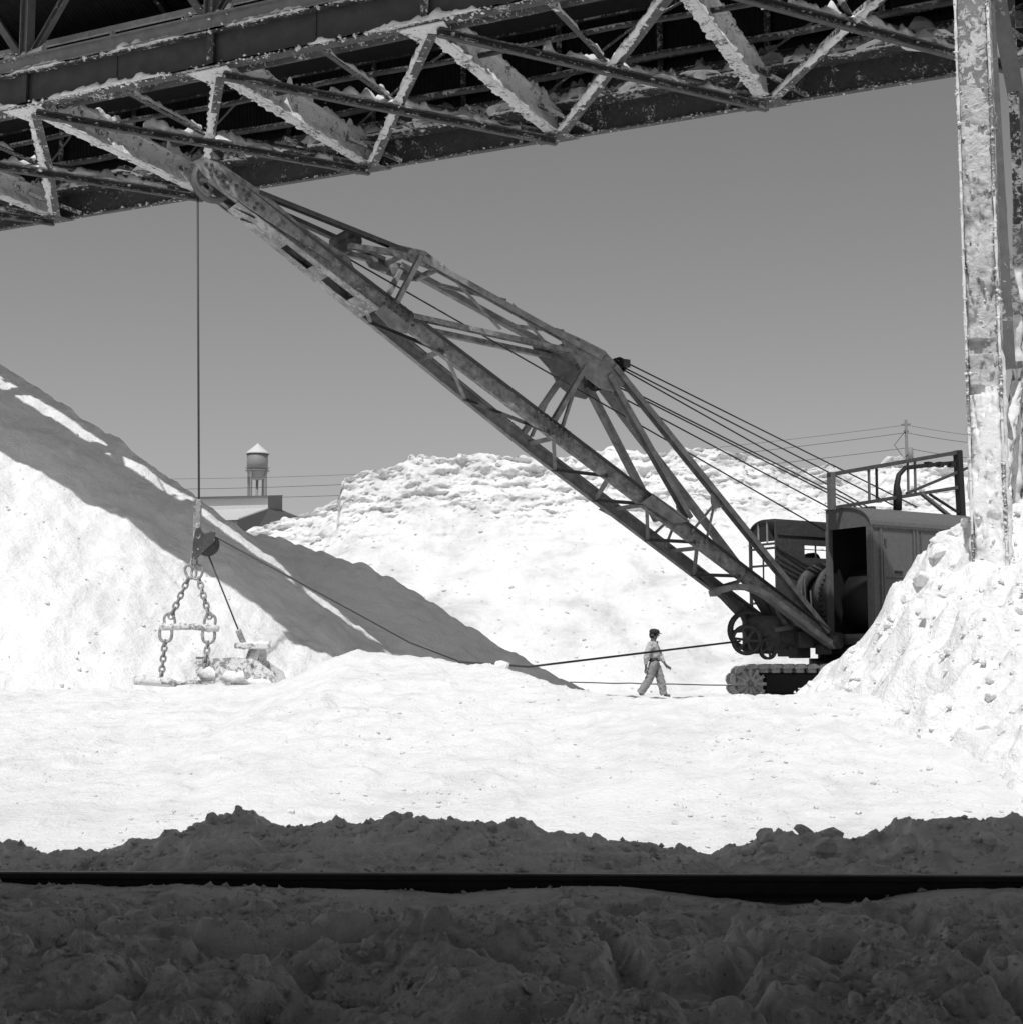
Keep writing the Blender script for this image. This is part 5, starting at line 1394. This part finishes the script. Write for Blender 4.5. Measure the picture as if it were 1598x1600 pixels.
wh = thing('warehouse', at(380, 900, 165), 'low warehouse with pale sheet roof and raised monitor below the water tower', 'warehouse')
WD = 165.0
def V_(px, py, d=0): return at(px, py, WD + d)
# end face of the long shed looks right and towards the camera; the shed runs off to the left
def wall(nm, pts, mt, th=(0, .2, 0)):
    mm = MB(); mm.plate(pts, th); return part(nm, mm, M[mt], wh)
rgt = 14.0
mon = [V_(300, 779), V_(419, 776), V_(419, 795), V_(300, 800)]
wall('monitor_wall', mon, 'tin_roof')
wall('monitor_end_wall', [V_(419.1, 775), V_(441, 775, 14), V_(441, 799, 14), V_(419.1, 796)], 'tin_wall', (.05, .05, 0))
wall('monitor_roof', [V_(298, 778, -.6), V_(420, 775, -.6), V_(442, 774.5, 14), V_(315, 777, 14)], 'tin_wall', (0, 0, .15))
wall('roof', [V_(290, 800, .2), V_(420, 794, .2), V_(372, 811, -9), V_(240, 816, -9)], 'tin_roof', (0, 0, .15))
wall('gable_wall', [V_(372, 812, -8.6), V_(420, 795, .3), V_(441, 797, 14), V_(468, 808, 22), V_(468, 880, 22), V_(372, 880, -8.6)], 'tin_wall', (.05, .05, 0))
wall('side_wall', [V_(240, 817, -8.8), V_(371.5, 812, -8.8), V_(371.5, 880, -8.8), V_(240, 880, -8.8)], 'tin_wall')
# poles and wires
def pole(px, top, base, d, label):
    t = thing('utility_pole', at(px, base, d), label, 'utility pole', 'poles of the power line')
    a, b = at(px, top, d), at(px, base, d); b.x = a.x
    mm = MB(); mm.tube([b, a], [.16, .11], 8); part('pole_shaft', mm, M['wood'], t, True)
    mm = MB(); mm.beam(a + Vector((-.2, -.15, -.9)), a + Vector((.2, .15, -.9)), .12, .14); mm.beam(a + Vector((-.35, .1, -.35)), a + Vector((.35, -.1, -.35)), .1, .1); part('crossarm', mm, M['wood'], t)
    mm = MB(); mm.tube([a + Vector((.25, -.1, -3.2)), a + Vector((.25, -.1, -2.2))], .22, 10); part('transformer', mm, M['tank'], t, True)
    mm = MB(); mm.tube([a + Vector((-.1, -.15, -.9)), a + Vector((-1.0, -.2, -2.0)), a + Vector((-.3, -.2, -3.0)), a + Vector((.2, -.1, -2.6))], .03, 5); part('jumper_wire', mm, M['rope'], t, True)
    return a
pa = pole(1415, 656, 900, 112, 'wooden utility pole with transformer rising above the stockpile crest at right')
for k, (p0, p1, lab) in enumerate((((300, 764), (1415, 676), 'upper sagging power line passing behind the stockpile to the pole'), ((300, 779), (1415, 700), 'lower sagging power line passing behind the stockpile'), ((300, 748), (1415, 664), 'thin topmost power line crossing behind the left hoist rope'))):
    a, b = at(*p0, 125), at(*p1, 112)
    pts = [a + (b - a) * t - Vector((0, 0, 4 * t * (1 - t) * .9)) for t in np.linspace(-.25, 1, 28)]
    e = at(1740, p1[1] + 25, 116)
    pts += [b + (e - b) * t - Vector((0, 0, 4 * t * (1 - t) * .5)) for t in np.linspace(.1, 1, 10)]
    m = MB(); m.tube(pts, .022 if k < 2 else .016, 5); o = part('power_line', m, M['rope'], None, True); tag(o, lab, 'power line', 'power lines')
